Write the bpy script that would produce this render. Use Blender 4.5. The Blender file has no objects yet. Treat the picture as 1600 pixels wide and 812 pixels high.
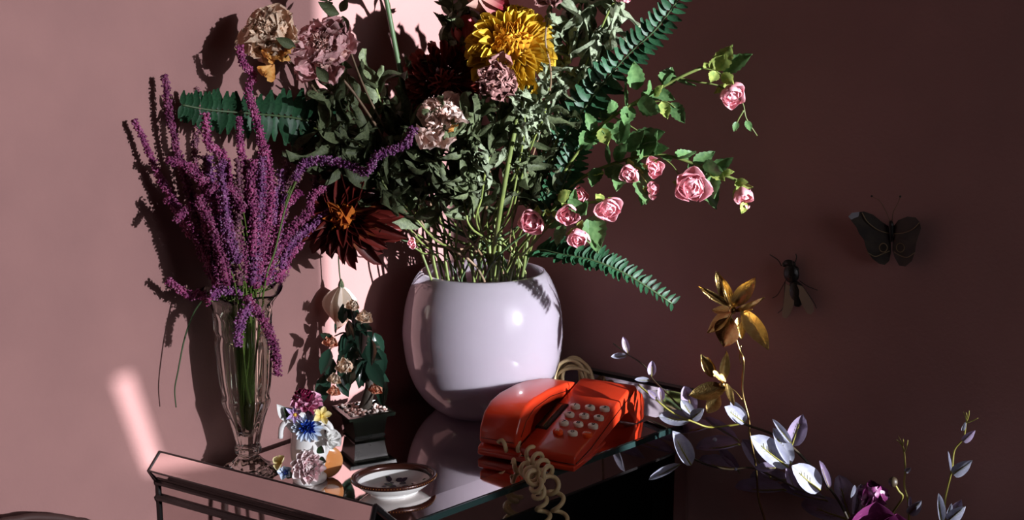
import bpy, bmesh, math, random
import numpy as np
from mathutils import Vector, Matrix, noise
random.seed(11)
rng = np.random.default_rng(11)
S = bpy.context.scene
COL = S.collection
R = math.radians

# ------------------------------------------------------------------ camera
H, ZT, F, TH = 0.70, 0.72, 1900.0, R(10.8)      # height above desk top, desk height, focal length in px, pitch
CAM = Vector((0, 0, ZT + H))
cd = bpy.data.cameras.new('camera'); cam = bpy.data.objects.new('camera', cd); COL.objects.link(cam)
cam.location = CAM; cam.rotation_euler = (R(90) - TH, 0, 0)
cd.sensor_width = 36; cd.lens = F / 1600 * 36; cd.clip_start = 0.02
S.camera = cam
S.view_settings.view_transform = 'Standard'; S.view_settings.look = 'None'
S.view_settings.gamma = 1; S.view_settings.use_curve_mapping = False
S.view_settings.exposure = 0.0

# ------------------------------------------------------------------ room frame
TL = Vector((math.cos(R(52)), math.sin(R(52)), 0)); NL = Vector((TL.y, -TL.x, 0))
CORNER = Vector((-0.0638, 2.444, 0))
ROOM_A, ROOM_B, ROOM_Z = 3.6, 3.2, 2.7          # room length along both walls and height
def wp(a, b, z): return CORNER + TL * a + NL * b + Vector((0, 0, z))
def ab(p): d = p - CORNER; return d.dot(TL), d.dot(NL)
def ray(px, py):
    u, v = (px - 800) / F, (406 - py) / F
    return Vector((u, math.cos(TH) + v * math.sin(TH), -math.sin(TH) + v * math.cos(TH)))
def at(px, py, Y): d = ray(px, py); return CAM + d * (Y / d.y)
def tb(px, py, h=0.0): d = ray(px, py); return CAM + d * ((H - h) / -d.z)
def lw(px, py, g): d = ray(px, py); return CAM + d * ((g - (CAM - CORNER).dot(NL)) / d.dot(NL))
def rw(px, py, g): d = ray(px, py); return CAM + d * ((-g - (CAM - CORNER).dot(TL)) / d.dot(TL))
def mpp(p): d = p - CAM; return (d.y * math.cos(TH) - d.z * math.sin(TH)) / F     # metres in one pixel at p
def tocam(p): return (CAM - p).normalized()

# ------------------------------------------------------------------ light
SUN_PHI, SUN_EL = R(1.2), R(9)
sd = (NL * -math.cos(SUN_PHI) - TL * math.sin(SUN_PHI)).normalized()
sd = (sd + Vector((0, 0, -math.tan(SUN_EL)))).normalized()
sl = bpy.data.lights.new('sun_offscreen', 'SUN'); sl.energy = 16.0; sl.angle = R(0.7); sl.color = (0.88, 0.92, 1.0)
so = bpy.data.objects.new('sun_offscreen', sl); COL.objects.link(so); so.rotation_euler = sd.to_track_quat('-Z', 'Y').to_euler()
so.location = wp(-0.6, 5, 3)
al = bpy.data.lights.new('window_daylight_offscreen', 'AREA'); al.shape = 'RECTANGLE'; al.size = 1.24; al.size_y = 1.36
al.energy = 13.0; al.color = (0.97, 0.95, 0.95)
ao = bpy.data.objects.new('window_daylight_offscreen', al); COL.objects.link(ao)
ao.location = wp(-0.66, ROOM_B + 0.10, 1.56); ao.rotation_euler = (-NL).to_track_quat('-Z', 'Z').to_euler()
w = bpy.data.worlds.new('sky'); S.world = w; w.use_nodes = True
w.node_tree.nodes['Background'].inputs[0].default_value = (0.75, 0.82, 1, 1)
w.node_tree.nodes['Background'].inputs[1].default_value = 0.6

# ------------------------------------------------------------------ materials
def lin(c):
    return tuple((x / 255 / 12.92 if x / 255 <= 0.04045 else ((x / 255 + 0.055) / 1.055) ** 2.4) for x in c) + (1,)
MATS = {}
def mat(name, col, rough=0.5, metal=0.0, var=None, vscale=20.0, vmix=(0.35, 0.65), bump=0.0, bscale=80.0, transl=0.0, rnd=0.0,
        attr=None, aramp=(0.0, 1.0), coat=0.0, sss=0.0, trans=0.0, ior=1.45, spec=0.5, stretch=None, wave=None, tcol=None):
    m = bpy.data.materials.new(name); m.use_nodes = True
    nt = m.node_tree; N = nt.nodes; L = nt.links
    p = N['Principled BSDF']; out = N['Material Output']
    def rgb(c):
        n = N.new('ShaderNodeRGB'); n.outputs[0].default_value = lin(c); return n.outputs[0]
    def mix(f, a, b):
        n = N.new('ShaderNodeMix'); n.data_type = 'RGBA'; L.new(f, n.inputs[0]); L.new(a, n.inputs[6]); L.new(b, n.inputs[7]); return n.outputs[2]
    def ramp(f, lo, hi):
        n = N.new('ShaderNodeMapRange'); n.inputs[1].default_value = lo; n.inputs[2].default_value = hi; L.new(f, n.inputs[0]); return n.outputs[0]
    c = rgb(col)
    tc = N.new('ShaderNodeTexCoord').outputs['Object']
    if stretch:
        mp = N.new('ShaderNodeMapping'); mp.inputs['Scale'].default_value = stretch; L.new(tc, mp.inputs[0]); tc = mp.outputs[0]
    if attr:
        a = N.new('ShaderNodeAttribute'); a.attribute_name = 't'
        c = mix(ramp(a.outputs['Fac'], *aramp), c, rgb(attr))
    if var:
        n = N.new('ShaderNodeTexNoise'); n.inputs['Scale'].default_value = vscale; n.inputs['Detail'].default_value = 4; L.new(tc, n.inputs['Vector'])
        c = mix(ramp(n.outputs['Fac'], *vmix), c, rgb(var))
    if rnd:
        oi = N.new('ShaderNodeObjectInfo'); mr = N.new('ShaderNodeMapRange'); L.new(oi.outputs['Random'], mr.inputs[0])
        mr.inputs[3].default_value = 1 - rnd; mr.inputs[4].default_value = 1 + rnd
        hs = N.new('ShaderNodeHueSaturation'); L.new(mr.outputs[0], hs.inputs['Value']); L.new(c, hs.inputs['Color']); c = hs.outputs[0]
    L.new(c, p.inputs['Base Color'])
    p.inputs['Roughness'].default_value = rough; p.inputs['Metallic'].default_value = metal
    p.inputs['Coat Weight'].default_value = coat; p.inputs['Coat Roughness'].default_value = 0.06
    p.inputs['Transmission Weight'].default_value = trans; p.inputs['IOR'].default_value = ior
    p.inputs['Specular IOR Level'].default_value = spec
    if sss:
        p.inputs['Subsurface Weight'].default_value = sss; p.inputs['Subsurface Radius'].default_value = (0.05, 0.044, 0.048) if name == 'opal' else (0.012, 0.010, 0.010); p.inputs['Subsurface Scale'].default_value = 1.0 if name == 'opal' else 0.6
    if bump:
        n = N.new('ShaderNodeTexNoise'); n.inputs['Scale'].default_value = bscale; n.inputs['Detail'].default_value = 6; L.new(tc, n.inputs['Vector'])
        b = N.new('ShaderNodeBump'); b.inputs['Strength'].default_value = bump; b.inputs['Distance'].default_value = 0.002
        L.new(n.outputs['Fac'], b.inputs['Height']); L.new(b.outputs[0], p.inputs['Normal'])
    if transl:
        t = N.new('ShaderNodeBsdfTranslucent'); L.new(rgb(tcol) if tcol else c, t.inputs[0])
        ms = N.new('ShaderNodeMixShader'); ms.inputs[0].default_value = transl
        L.new(p.outputs[0], ms.inputs[1]); L.new(t.outputs[0], ms.inputs[2]); L.new(ms.outputs[0], out.inputs[0])
    MATS[name] = m
    return m

mat('plaster', (150, 109, 104), 0.8, var=(141, 102, 98), vscale=5, bump=0.25, bscale=160)
mat('ceiling_paint', (104, 86, 82), 0.8)
mat('floor_wood', (70, 44, 34), 0.4, var=(48, 30, 24), vscale=6, stretch=(1, 12, 1))
mat('window_paint', (225, 220, 215), 0.4)
mat('mirror', (218, 210, 208), 0.045, 1.0, bump=0.02, bscale=6)
mat('glass_edge', (38, 56, 54), 0.08, 0.3, coat=0.5)
mat('black_trim', (16, 13, 13), 0.3, coat=0.3)
mat('opal', (156, 141, 153), 0.1, sss=0.9, transl=0.2, tcol=(190, 178, 196), coat=0.5)
mat('clear_glass', (232, 236, 228), 0.02, trans=1.0, ior=1.46)
mat('stem_green', (112, 122, 62), 0.5, var=(86, 98, 50), vscale=40, rnd=0.2, transl=0.15)
mat('stem_dark', (60, 78, 48), 0.5)
mat('stem_brown', (120, 92, 70), 0.6, var=(86, 70, 48), vscale=40)
mat('dry_leaf', (88, 96, 66), 0.58, spec=.35, var=(66, 74, 50), vscale=18, rnd=0.3, transl=0.2, bump=0.4, bscale=40)
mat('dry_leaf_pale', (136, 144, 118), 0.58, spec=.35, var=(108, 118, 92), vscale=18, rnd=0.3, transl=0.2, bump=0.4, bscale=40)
mat('fern', (40, 78, 50), 0.5, var=(28, 60, 38), vscale=10, rnd=0.3, transl=0.15, spec=0.35)
mat('fern_blue', (40, 78, 50), 0.5, var=(28, 60, 38), vscale=10, rnd=0.3, transl=0.15, spec=0.35)
mat('fern_black', (40, 78, 50), 0.5, var=(28, 60, 38), vscale=10, rnd=0.3, transl=0.15, spec=0.35)
mat('rose_leaf', (96, 128, 78), 0.45, var=(66, 98, 56), vscale=5, rnd=0.3, transl=0.25)
mat('rose_leaf_young', (176, 184, 98), 0.45, var=(128, 150, 78), vscale=5, rnd=0.2, transl=0.35)
mat('rose_pink', (228, 150, 164), 0.5, attr=(242, 186, 192), var=(206, 112, 132), vscale=6, vmix=(.45, .8), rnd=0.15, transl=0.3)
mat('rose_core', (214, 176, 120), 0.6)
mat('yellow_petal', (184, 136, 26), 0.5, attr=(212, 178, 62), rnd=0.15, transl=0.3)
mat('yellow_core', (190, 128, 26), 0.5, attr=(206, 150, 44), rnd=0.15, transl=0.2)
mat('dark_red_petal', (116, 36, 30), 0.5, attr=(136, 54, 44), rnd=0.3, transl=0.1)
mat('dark_red_core', (150, 52, 54), 0.45, attr=(196, 96, 90), rnd=0.3)
mat('dahlia_petal', (176, 100, 34), 0.5, attr=(98, 28, 22), aramp=(0.05, 0.5), rnd=0.25, transl=0.2)
mat('dahlia_core', (220, 140, 36), 0.5, attr=(196, 104, 44), rnd=0.2, transl=0.15)
mat('cream_petal', (228, 196, 166), 0.6, attr=(232, 206, 180), var=(196, 150, 120), vscale=5, vmix=(.4, .8), rnd=0.15, transl=0.25, bump=0.5, bscale=12)
mat('cream_core', (214, 160, 132), 0.6, attr=(232, 200, 172), rnd=0.15, transl=0.2, bump=0.5, bscale=12)
mat('amber_petal', (196, 124, 50), 0.55, var=(222, 172, 100), vscale=4, rnd=0.2, transl=0.25, bump=0.5, bscale=12)
mat('pinkdry_petal', (206, 150, 152), 0.6, attr=(226, 180, 178), var=(176, 112, 118), vscale=5, vmix=(.4, .8), rnd=0.15, transl=0.25, bump=0.5, bscale=12)
mat('pinkdry_core', (190, 126, 122), 0.6, attr=(228, 182, 170), rnd=0.2, transl=0.2, bump=0.5, bscale=12)
mat('blush_petal', (240, 208, 196), 0.6, attr=(246, 224, 212), var=(226, 174, 156), vscale=4, vmix=(.45, .85), rnd=0.1, transl=0.25, bump=0.5, bscale=12)
mat('blush_core', (222, 150, 130), 0.6, attr=(244, 206, 190), rnd=0.15, transl=0.2, bump=0.5, bscale=12)
mat('mauve_petal', (160, 116, 114), 0.6, attr=(172, 126, 120), var=(128, 88, 84), vscale=4, rnd=0.15, transl=0.2, bump=0.5, bscale=12)
mat('mauve_core', (146, 96, 92), 0.6, attr=(172, 122, 110), rnd=0.15, bump=0.5, bscale=12)
mat('tulip_red', (120, 34, 44), 0.5, attr=(220, 176, 160), aramp=(0.3, 1), transl=0.2)
mat('tulip_coral', (226, 126, 130), 0.45, rnd=0.1, transl=0.35)
mat('bell_white', (236, 222, 206), 0.5, attr=(224, 166, 140), aramp=(.5, 1.1), transl=0.35)
mat('amaranth', (160, 66, 112), 0.6, attr=(200, 132, 168), var=(112, 36, 84), vscale=60, rnd=0.25, transl=0.2)
mat('amaranth_violet', (156, 82, 138), 0.6, attr=(204, 160, 196), var=(108, 50, 106), vscale=60, rnd=0.2, transl=0.25)
mat('amaranth_dusty', (140, 84, 104), 0.6, attr=(180, 140, 120), var=(96, 52, 72), vscale=60, rnd=0.25, transl=0.2)
mat('grass_green', (92, 112, 46), 0.5, rnd=0.15, transl=0.2)
mat('porcelain', (236, 234, 230), 0.12, coat=0.6, sss=0.1)
mat('porc_pink', (226, 150, 168), 0.25, attr=(250, 236, 234), aramp=(.1, .9), coat=0.4)
mat('porc_burgundy', (96, 22, 48), 0.25, attr=(120, 30, 62), coat=0.4)
mat('porc_rose', (226, 130, 170), 0.25, attr=(240, 180, 205), coat=0.4)
mat('porc_yellow', (230, 200, 90), 0.25, attr=(246, 236, 186), coat=0.4)
mat('porc_violet', (206, 150, 190), 0.25, attr=(176, 176, 224), coat=0.4)
mat('porc_blue', (28, 62, 168), 0.25, attr=(60, 100, 200), coat=0.4)
mat('porc_paleblue', (110, 150, 206), 0.25, attr=(220, 228, 236), coat=0.4)
mat('porc_green', (42, 64, 36), 0.25, coat=0.4)
mat('porc_goldyellow', (224, 178, 60), 0.25, coat=0.4)
mat('peach_stone', (206, 152, 104), 0.15, sss=0.5, coat=0.5, var=(200, 130, 72), vscale=12)
mat('dish_brown', (62, 30, 22), 0.25, metal=0.3, coat=0.4)
mat('gold_dot', (176, 128, 60), 0.3, 1.0)
mat('print_purple', (70, 58, 76), 0.4)
mat('print_green', (74, 92, 58), 0.4)
mat('phone_red', (186, 50, 24), 0.28, coat=0.35)
mat('phone_dark', (22, 16, 16), 0.3)
mat('phone_window', (56, 40, 28), 0.08, coat=0.8)
mat('key_ivory', (226, 218, 196), 0.35)
mat('key_orange', (236, 84, 30), 0.35)
mat('ink', (20, 18, 18), 0.6)
mat('ink_white', (240, 220, 200), 0.6)
mat('cord_beige', (196, 172, 128), 0.4, coat=0.2)
mat('jade_pot', (34, 42, 32), 0.2, var=(20, 26, 20), vscale=30, coat=0.4)
mat('jade_leaf', (40, 66, 52), 0.15, rnd=0.35, coat=0.6, transl=0.1)
mat('jade_rose', (236, 198, 170), 0.25, sss=0.3, coat=0.4, attr=(244, 220, 196), rnd=0.12)
mat('jade_rose_pink', (226, 150, 118), 0.25, sss=0.3, coat=0.4, attr=(236, 176, 146))
mat('bark', (58, 48, 38), 0.7, var=(36, 30, 24), vscale=40, bump=0.8, bscale=90)
mat('pebble', (196, 150, 136), 0.4, var=(226, 210, 200), vscale=90, vmix=(.45, .55))
mat('gold', (204, 174, 112), 0.25, 1.0, var=(180, 144, 84), vscale=9, bump=0.35, bscale=30)
mat('gold_amber', (204, 174, 112), 0.25, 1.0, var=(180, 144, 84), vscale=9, bump=0.35, bscale=30)
mat('gold_pale', (204, 174, 112), 0.25, 1.0, var=(180, 144, 84), vscale=9, bump=0.35, bscale=30)
mat('blue_leaf', (160, 160, 172), 0.55, attr=(146, 150, 140), aramp=(.4, .9), var=(138, 138, 156), vscale=6, rnd=0.18, transl=0.25)
mat('blue_leaf_lilac', (142, 128, 148), 0.5, attr=(150, 120, 150), aramp=(.4, .9), var=(158, 140, 170), vscale=6, rnd=0.2, transl=0.3)
mat('blue_leaf_dull', (142, 128, 148), 0.5, attr=(150, 120, 150), aramp=(.4, .9), var=(158, 140, 170), vscale=6, rnd=0.2, transl=0.3)
mat('twig_yellow', (126, 118, 50), 0.5)
mat('twig_dark', (56, 44, 28), 0.5)
mat('purple_petal', (82, 20, 62), 0.45, attr=(120, 52, 98), aramp=(.3, 1.1), var=(136, 72, 114), vscale=14, vmix=(.55, .75), transl=0.2)
mat('wing_dark', (58, 50, 42), 0.6, var=(34, 30, 28), vscale=40, attr=(120, 106, 80), aramp=(.5, 1))
mat('wing_pale', (134, 134, 142), 0.6)
mat('wing_ring', (128, 108, 78), 0.6)
mat('insect_black', (22, 20, 18), 0.35, bump=0.5, bscale=300)
mat('fly_wing', (150, 134, 120), 0.2, transl=0.3)
mat('chair_brown', (66, 44, 40), 0.6)

# ------------------------------------------------------------------ geometry helpers
def link(o): COL.objects.link(o); return o
WM = {}                                              # world matrix of every parent, by object name
def tag(o, label=None, cat=None, group=None, kind=None):
    if label: o['label'] = label
    if cat: o['category'] = cat
    if group: o['group'] = group
    if kind: o['kind'] = kind
    return o
def thing(name, label, cat, loc, group=None):
    o = link(bpy.data.objects.new(name, None)); o.location = loc; o.empty_display_size = 0.02
    WM[o.name] = Matrix.Translation(loc)
    return tag(o, label, cat, group)
def put(name, me, m, parent=None, M=None, label=None):
    o = link(bpy.data.objects.new(name, me))
    M = M or Matrix.Identity(4)
    if m and not (me.materials and len(me.materials)): me.materials.append(MATS[m])
    if parent:
        o.parent = parent; o.matrix_basis = WM[parent.name].inverted() @ M
    else: o.matrix_basis = M
    WM[o.name] = M
    if label: o['label'] = label
    return o
class MB:
    def __init__(s): s.v, s.f, s.t = [], [], []
    def add(s, V, Fc, T=None, M=None):
        k = len(s.v)
        V = np.asarray(V, float)
        if M is not None:
            A = np.array(M); V = V @ A[:3, :3].T + A[:3, 3]
        s.v.extend(V.tolist()); s.f.extend([[i + k for i in f] for f in Fc])
        s.t.extend(list(T) if T is not None else [0.0] * len(V)); return s
    def mesh(s, name, smooth=True):
        me = bpy.data.meshes.new(name); me.from_pydata(s.v, [], s.f)
        if any(s.t):
            a = me.attributes.new('t', 'FLOAT', 'POINT'); a.data.foreach_set('value', s.t)
        if smooth: me.polygons.foreach_set('use_smooth', [True] * len(me.polygons))
        me.update(); return me
    def build(s, name, m, parent=None, label=None, smooth=True):
        """one object; vertices are world coordinates, the origin goes to the middle of them"""
        c = Vector(np.mean(np.array(s.v), axis=0)); s.v = (np.array(s.v) - np.array(c)).tolist()
        return put(name, s.mesh(name, smooth), m, parent, Matrix.Translation(c), label)
def cr(P, n=6):
    P = [Vector(p) for p in P]; out = []
    Q = [P[0] * 2 - P[1]] + P + [P[-1] * 2 - P[-2]]
    for i in range(1, len(Q) - 2):
        a, b, c, d = Q[i - 1:i + 3]
        for k in range(n):
            t = k / n
            out.append(0.5 * ((2 * b) + (c - a) * t + (2 * a - 5 * b + 4 * c - d) * t * t + (3 * b - a - 3 * c + d) * t ** 3))
    out.append(P[-1]); return out
def frames(P):
    T = [(P[min(i + 1, len(P) - 1)] - P[max(i - 1, 0)]).normalized() for i in range(len(P))]
    n = T[0].orthogonal().normalized(); out = []
    for i, t in enumerate(T):
        n = (n - t * n.dot(t)); n = n.normalized() if n.length > 1e-6 else t.orthogonal().normalized()
        out.append((t, n, t.cross(n)))
    return out
def tube(P, r, seg=6, mb=None):
    """r: one radius, a (start, end) pair or one radius per point"""
    mb = mb or MB(); n = len(P)
    rr = [r] * n if isinstance(r, (int, float)) else ([r[0] + (r[1] - r[0]) * i / (n - 1) for i in range(n)] if len(r) == 2 and n != 2 else list(r))
    V, Fc = [], []
    for p, (t, a, b), q in zip(P, frames(P), rr):
        for k in range(seg):
            h = 2 * math.pi * k / seg; V.append(p + a * (math.cos(h) * q) + b * (math.sin(h) * q))
    for i in range(n - 1):
        for k in range(seg):
            k2 = (k + 1) % seg; Fc.append([i * seg + k, i * seg + k2, (i + 1) * seg + k2, (i + 1) * seg + k])
    Fc.append(list(range(seg))[::-1]); Fc.append([(n - 1) * seg + k for k in range(seg)])
    return mb.add([tuple(v) for v in V], Fc)
def lathe(prof, seg=48, mb=None, M=None, mod=None, closed=False):
    """prof: (radius, z) pairs; mod(angle, i) scales the radius"""
    mb = mb or MB(); V, Fc = [], []; n = len(prof)
    for i, (r, z) in enumerate(prof):
        for k in range(seg):
            h = 2 * math.pi * k / seg; q = r * (mod(h, i) if mod else 1); V.append((q * math.cos(h), q * math.sin(h), z))
    for i in range(n - 1 if not closed else n):
        j = (i + 1) % n
        for k in range(seg):
            k2 = (k + 1) % seg; Fc.append([i * seg + k, i * seg + k2, j * seg + k2, j * seg + k])
    if not closed:
        if prof[0][0] > 1e-5: Fc.append(list(range(seg))[::-1])
        if prof[-1][0] > 1e-5: Fc.append([(n - 1) * seg + k for k in range(seg)])
    return mb.add(V, Fc, None, M)
def prism(poly, vec, mb=None):
    """polygon (world points) extruded by vec"""
    mb = mb or MB(); n = len(poly); vec = Vector(vec)
    V = [tuple(p) for p in poly] + [tuple(Vector(p) + vec) for p in poly]
    Fc = [list(range(n))[::-1], [n + i for i in range(n)]] + [[i, (i + 1) % n, n + (i + 1) % n, n + i] for i in range(n)]
    return mb.add(V, Fc)
def hexa(p, mb=None):
    """eight world points: bottom four, top four"""
    return (mb or MB()).add([tuple(q) for q in p], [[3, 2, 1, 0], [4, 5, 6, 7], [0, 1, 5, 4], [1, 2, 6, 5], [2, 3, 7, 6], [3, 0, 4, 7]])
def ball(c, r, mb=None, seg=8, rings=5, sc=(1, 1, 1), M=None):
    prof = [(math.sin(math.pi * i / rings) * r, -math.cos(math.pi * i / rings) * r) for i in range(rings + 1)]
    A = Matrix.Translation(c) @ (M or Matrix.Identity(4)) @ Matrix.Diagonal((*sc, 1))
    prof[0] = (1e-6, -r); prof[-1] = (1e-6, r)
    return lathe(prof, seg, mb, A)
def bevelled(me, w, segs=2, ang=30):
    bm = bmesh.new(); bm.from_mesh(me)
    bmesh.ops.recalc_face_normals(bm, faces=bm.faces)
    es = [e for e in bm.edges if len(e.link_faces) == 2 and e.calc_face_angle(0) > R(ang)]
    bmesh.ops.bevel(bm, geom=es, offset=w, segments=segs, profile=0.5, affect='EDGES', clamp_overlap=True)
    for f in bm.faces: f.smooth = True
    bm.to_mesh(me); bm.free()
    return me
def recalc(me):
    bm = bmesh.new(); bm.from_mesh(me); bmesh.ops.recalc_face_normals(bm, faces=bm.faces); bm.to_mesh(me); bm.free(); return me
def basis(o, y, z=None):
    """matrix with its Y axis along y and its Z axis as near z as can be"""
    y = Vector(y).normalized(); z = Vector(z) if z is not None else y.orthogonal()
    x = y.cross(z); x = x.normalized() if x.length > 1e-5 else y.orthogonal().normalized()
    z = x.cross(y); m = Matrix((x, y, z)).transposed().to_4x4(); m.translation = o; return m
def scl(s, sx=1.0): return Matrix.Diagonal((s * sx, s, s, 1))

def blade(W=0.3, nu=5, nv=8, p=1.0, tip=0.0, cup=0.0, curl=0.0, ruf=0.0, fr=3.0, twist=0.0, serr=0.0, seed=0, midrib=False, fold=0.0, end=0.02, side=0.0, q=0.75, crum=0.0, cf=1.0):
    """a petal or leaf of length 1 along Y, face towards Z; t runs base to tip (or marks the midrib)"""
    r = random.Random(seed); V, T, Fc = [], [], []
    ph = [r.uniform(0, 6.28) for _ in range(4)]
    us = np.linspace(-1, 1, nu)
    if midrib: us = np.array([-1, -0.62, -0.3, -0.07, 0, 0.07, 0.3, 0.62, 1]); nu = 9
    y = z = xo = 0.0
    for j in range(nv + 1):
        v = j / nv
        if j: y += math.cos(curl * v) / nv; z += math.sin(curl * v) / nv; xo += side * math.sin(v * 5 + ph[3]) / nv
        ww = W * max(end if j == nv else 0.10 if j == 0 else 0, max(0, math.sin(math.pi * min(1, v) ** p)) ** q * (1 - tip * v))
        if tip < 0: ww = W * (0.12 + 0.88 * math.sin(min(v * 1.25, 1) * math.pi / 2)) * (1 if v < 0.8 else math.sqrt(max(0.06, 1 - ((v - 0.8) / 0.215) ** 2)))
        for i, u in enumerate(us):
            edge = 1 - serr * (j % 2) * abs(u)
            a = twist * v
            xx = u * ww * edge
            zz = cup * ww * u * u * 2 + fold * abs(u) * ww
            rr = ruf * v * (math.sin(fr * 3 * u + ph[0] + 2.1 * v) * 0.6 + math.sin(fr * 5.3 * v + ph[1] + 3 * u) * 0.5 + math.sin(fr * 7 * u * v + ph[2]) * 0.35)
            zz += rr
            if crum:
                kk = noise.noise_vector(Vector((u * 1.6 * cf + seed * 3.17, v * 2.6 * cf + seed * 1.3, seed * .7))) * crum * (0.25 + v)
                zz += kk.z; xx += kk.x * .6
            V.append((xo + xx * math.cos(a) - zz * math.sin(a), y - math.sin(curl * v) * (xx * math.sin(a) + zz * math.cos(a)) + (r.uniform(-.5, .5) * ruf * 0.5 if j == nv else 0),
                      z + math.cos(curl * v) * (xx * math.sin(a) + zz * math.cos(a))))
            T.append((1.0 if abs(u) < 0.1 else 0.0) if midrib else v)
    for j in range(nv):
        for i in range(nu - 1):
            k = j * nu + i; Fc.append([k, k + 1, k + nu + 1, k + nu])
    return V, Fc, T
SHARED = {}
def shared(key, m, **kw):
    k = (key, m)
    if k not in SHARED:
        me = MB().add(*blade(**kw)).mesh(key); me.materials.append(MATS[m]); SHARED[k] = me
    return SHARED[k]
def variants(key, m, n, **kw): return [shared(key + '_' + 'abcdefghij'[i], m, seed=i * 7 + 3, **kw) for i in range(n)]
def leaf(parent, me, base, d, n=None, L=0.05, name='leaf', wid=1.0):
    n = n if n is not None else tocam(base)
    return put(name, me, None, parent, basis(base, d, n) @ scl(L, wid))
def stem(parent, P, r, m='stem_green', n=6, seg=6, name='stem'):
    return tube(cr(P, n), r, seg).build(name, m, parent)
def face(p, rx, up, out):
    """unit vector from right / up / towards-camera amounts at p"""
    c = tocam(p); x = Vector((0, 0, 1)).cross(c).normalized(); y = c.cross(x)
    return (x * rx + y * up + c * out).normalized()
def head(parent, c, axis, layers, name='petal', jit=0.08, seed=0):
    """phyllotactic bloom. layers: (meshes, count, polar from, polar to, length from, length to, base radius, lift)"""
    r = random.Random(seed); B = basis(c, axis).to_3x3()       # Y = axis
    A = Matrix((B.col[0], B.col[2], B.col[1])).transposed()     # Z = axis
    i = 0
    for mes, n, p0, p1, l0, l1, br, lift in layers:
        for k in range(n):
            f = (k + 0.5) / n; i += 1
            ph = i * 2.39996 + r.uniform(-jit, jit) * 3; th = R(p0 + (p1 - p0) * math.sqrt(f)) + r.uniform(-jit, jit)
            d = Vector((math.sin(th) * math.cos(ph), math.sin(th) * math.sin(ph), math.cos(th)))
            inn = Vector((-math.cos(th) * math.cos(ph), -math.cos(th) * math.sin(ph), math.sin(th)))
            o = Vector((math.cos(ph), math.sin(ph), 0)) * br * f + Vector((0, 0, lift * (1 - f)))
            L = (l0 + (l1 - l0) * f) * r.uniform(1 - jit, 1 + jit)
            put(name, mes[i % len(mes)], None, parent, basis(Vector(c) + A @ o, A @ d, A @ inn) @ scl(L))

# ------------------------------------------------------------------ the room
def slab(name, a0, a1, b0, b1, z0, z1, m, kind='structure', parent=None):
    mb = hexa([wp(a0, b0, z0), wp(a1, b0, z0), wp(a1, b1, z0), wp(a0, b1, z0), wp(a0, b0, z1), wp(a1, b0, z1), wp(a1, b1, z1), wp(a0, b1, z1)])
    o = mb.build(name, m, parent, smooth=False); recalc(o.data)
    if kind: o['kind'] = kind
    return o
T_ = 0.12
slab('floor', -ROOM_A - T_, T_, -T_, ROOM_B + T_, -0.1, 0, 'floor_wood')
slab('ceiling', -ROOM_A - T_, T_, -T_, ROOM_B + T_, ROOM_Z, ROOM_Z + 0.1, 'ceiling_paint')
slab('wall_left', -ROOM_A, T_, -T_, 0, 0, ROOM_Z, 'plaster')
slab('wall_right', 0, T_, 0, ROOM_B + T_, 0, ROOM_Z, 'plaster')
slab('wall_back', -ROOM_A - T_, -ROOM_A, -T_, ROOM_B + T_, 0, ROOM_Z, 'plaster')
WA0, WA1, WZ0, WZ1 = -1.30, -0.02, 0.85, 2.28
wf = thing('wall_window', 'pink plaster wall with a tall window', 'wall', wp(-1.8, ROOM_B, 0)); wf['kind'] = 'structure'
for q in ((-ROOM_A, WA0, 0, ROOM_Z), (WA0, 0, 0, WZ0), (WA0, 0, WZ1, ROOM_Z), (WA1, 0, WZ0, WZ1)):
    slab('wall_panel', q[0], q[1], ROOM_B, ROOM_B + T_, q[2], q[3], 'plaster', None, wf)
win = thing('window_1', 'white painted window frame', 'window', wp(-0.66, ROOM_B, WZ0)); win['kind'] = 'structure'
for q in ((WA0, WA1, WZ0, WZ0 + .03), (WA0, WA1, WZ1 - .03, WZ1), (WA0, WA0 + .03, WZ0, WZ1), (WA1 - .012, WA1, WZ0, WZ1)):
    slab('window_frame', q[0], q[1], ROOM_B + .02, ROOM_B + .07, q[2], q[3], 'window_paint', None, win)
slab('added_shade_panel', -0.46, -0.15, ROOM_B - .05, ROOM_B - .02, WZ0 - .02, 1.245, 'window_paint', None, win)  # unseen panel added to keep the telephone and lower globe vase in shade
# sheer curtain over the part of the window away from the corner, its slanted gap shaped to throw the light band on wall_left
cm = bpy.data.materials.new('sheer'); cm.use_nodes = True; nt = cm.node_tree
nt.nodes.remove(nt.nodes['Principled BSDF'])
tr = nt.nodes.new('ShaderNodeBsdfTransparent'); tr.inputs[0].default_value = (0.85, 0.83, 0.83, 1)
tl = nt.nodes.new('ShaderNodeBsdfTranslucent'); tl.inputs[0].default_value = (0.42, 0.40, 0.40, 1)
mx = nt.nodes.new('ShaderNodeMixShader'); mx.inputs[0].default_value = 0.745
nt.links.new(tr.outputs[0], mx.inputs[1]); nt.links.new(tl.outputs[0], mx.inputs[2]); nt.links.new(mx.outputs[0], nt.nodes['Material Output'].inputs[0])
MATS['sheer'] = cm
CB = ROOM_B - 0.06
def to_curtain(px, py):
    a, b = ab(lw(px, py, 0)); z = lw(px, py, 0).z
    return a + CB * math.tan(SUN_PHI), z + CB * math.tan(SUN_EL) / math.cos(SUN_PHI)
edge_a = to_curtain(508, 430)[0]
s = [to_curtain(*q) for q in ((178, 600), (204, 585), (252, 712), (232, 738))]      # gap corners on the wall
zt_, zb_ = max(s[0][1], s[1][1]), min(s[2][1], s[3][1])
cl, ch = WA0 - 0.05, WZ1 + 0.05
mb = MB()
def cq(*P): mb.add([tuple(wp(a, CB, z)) for a, z in P], [[0, 1, 2, 3]])
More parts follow.
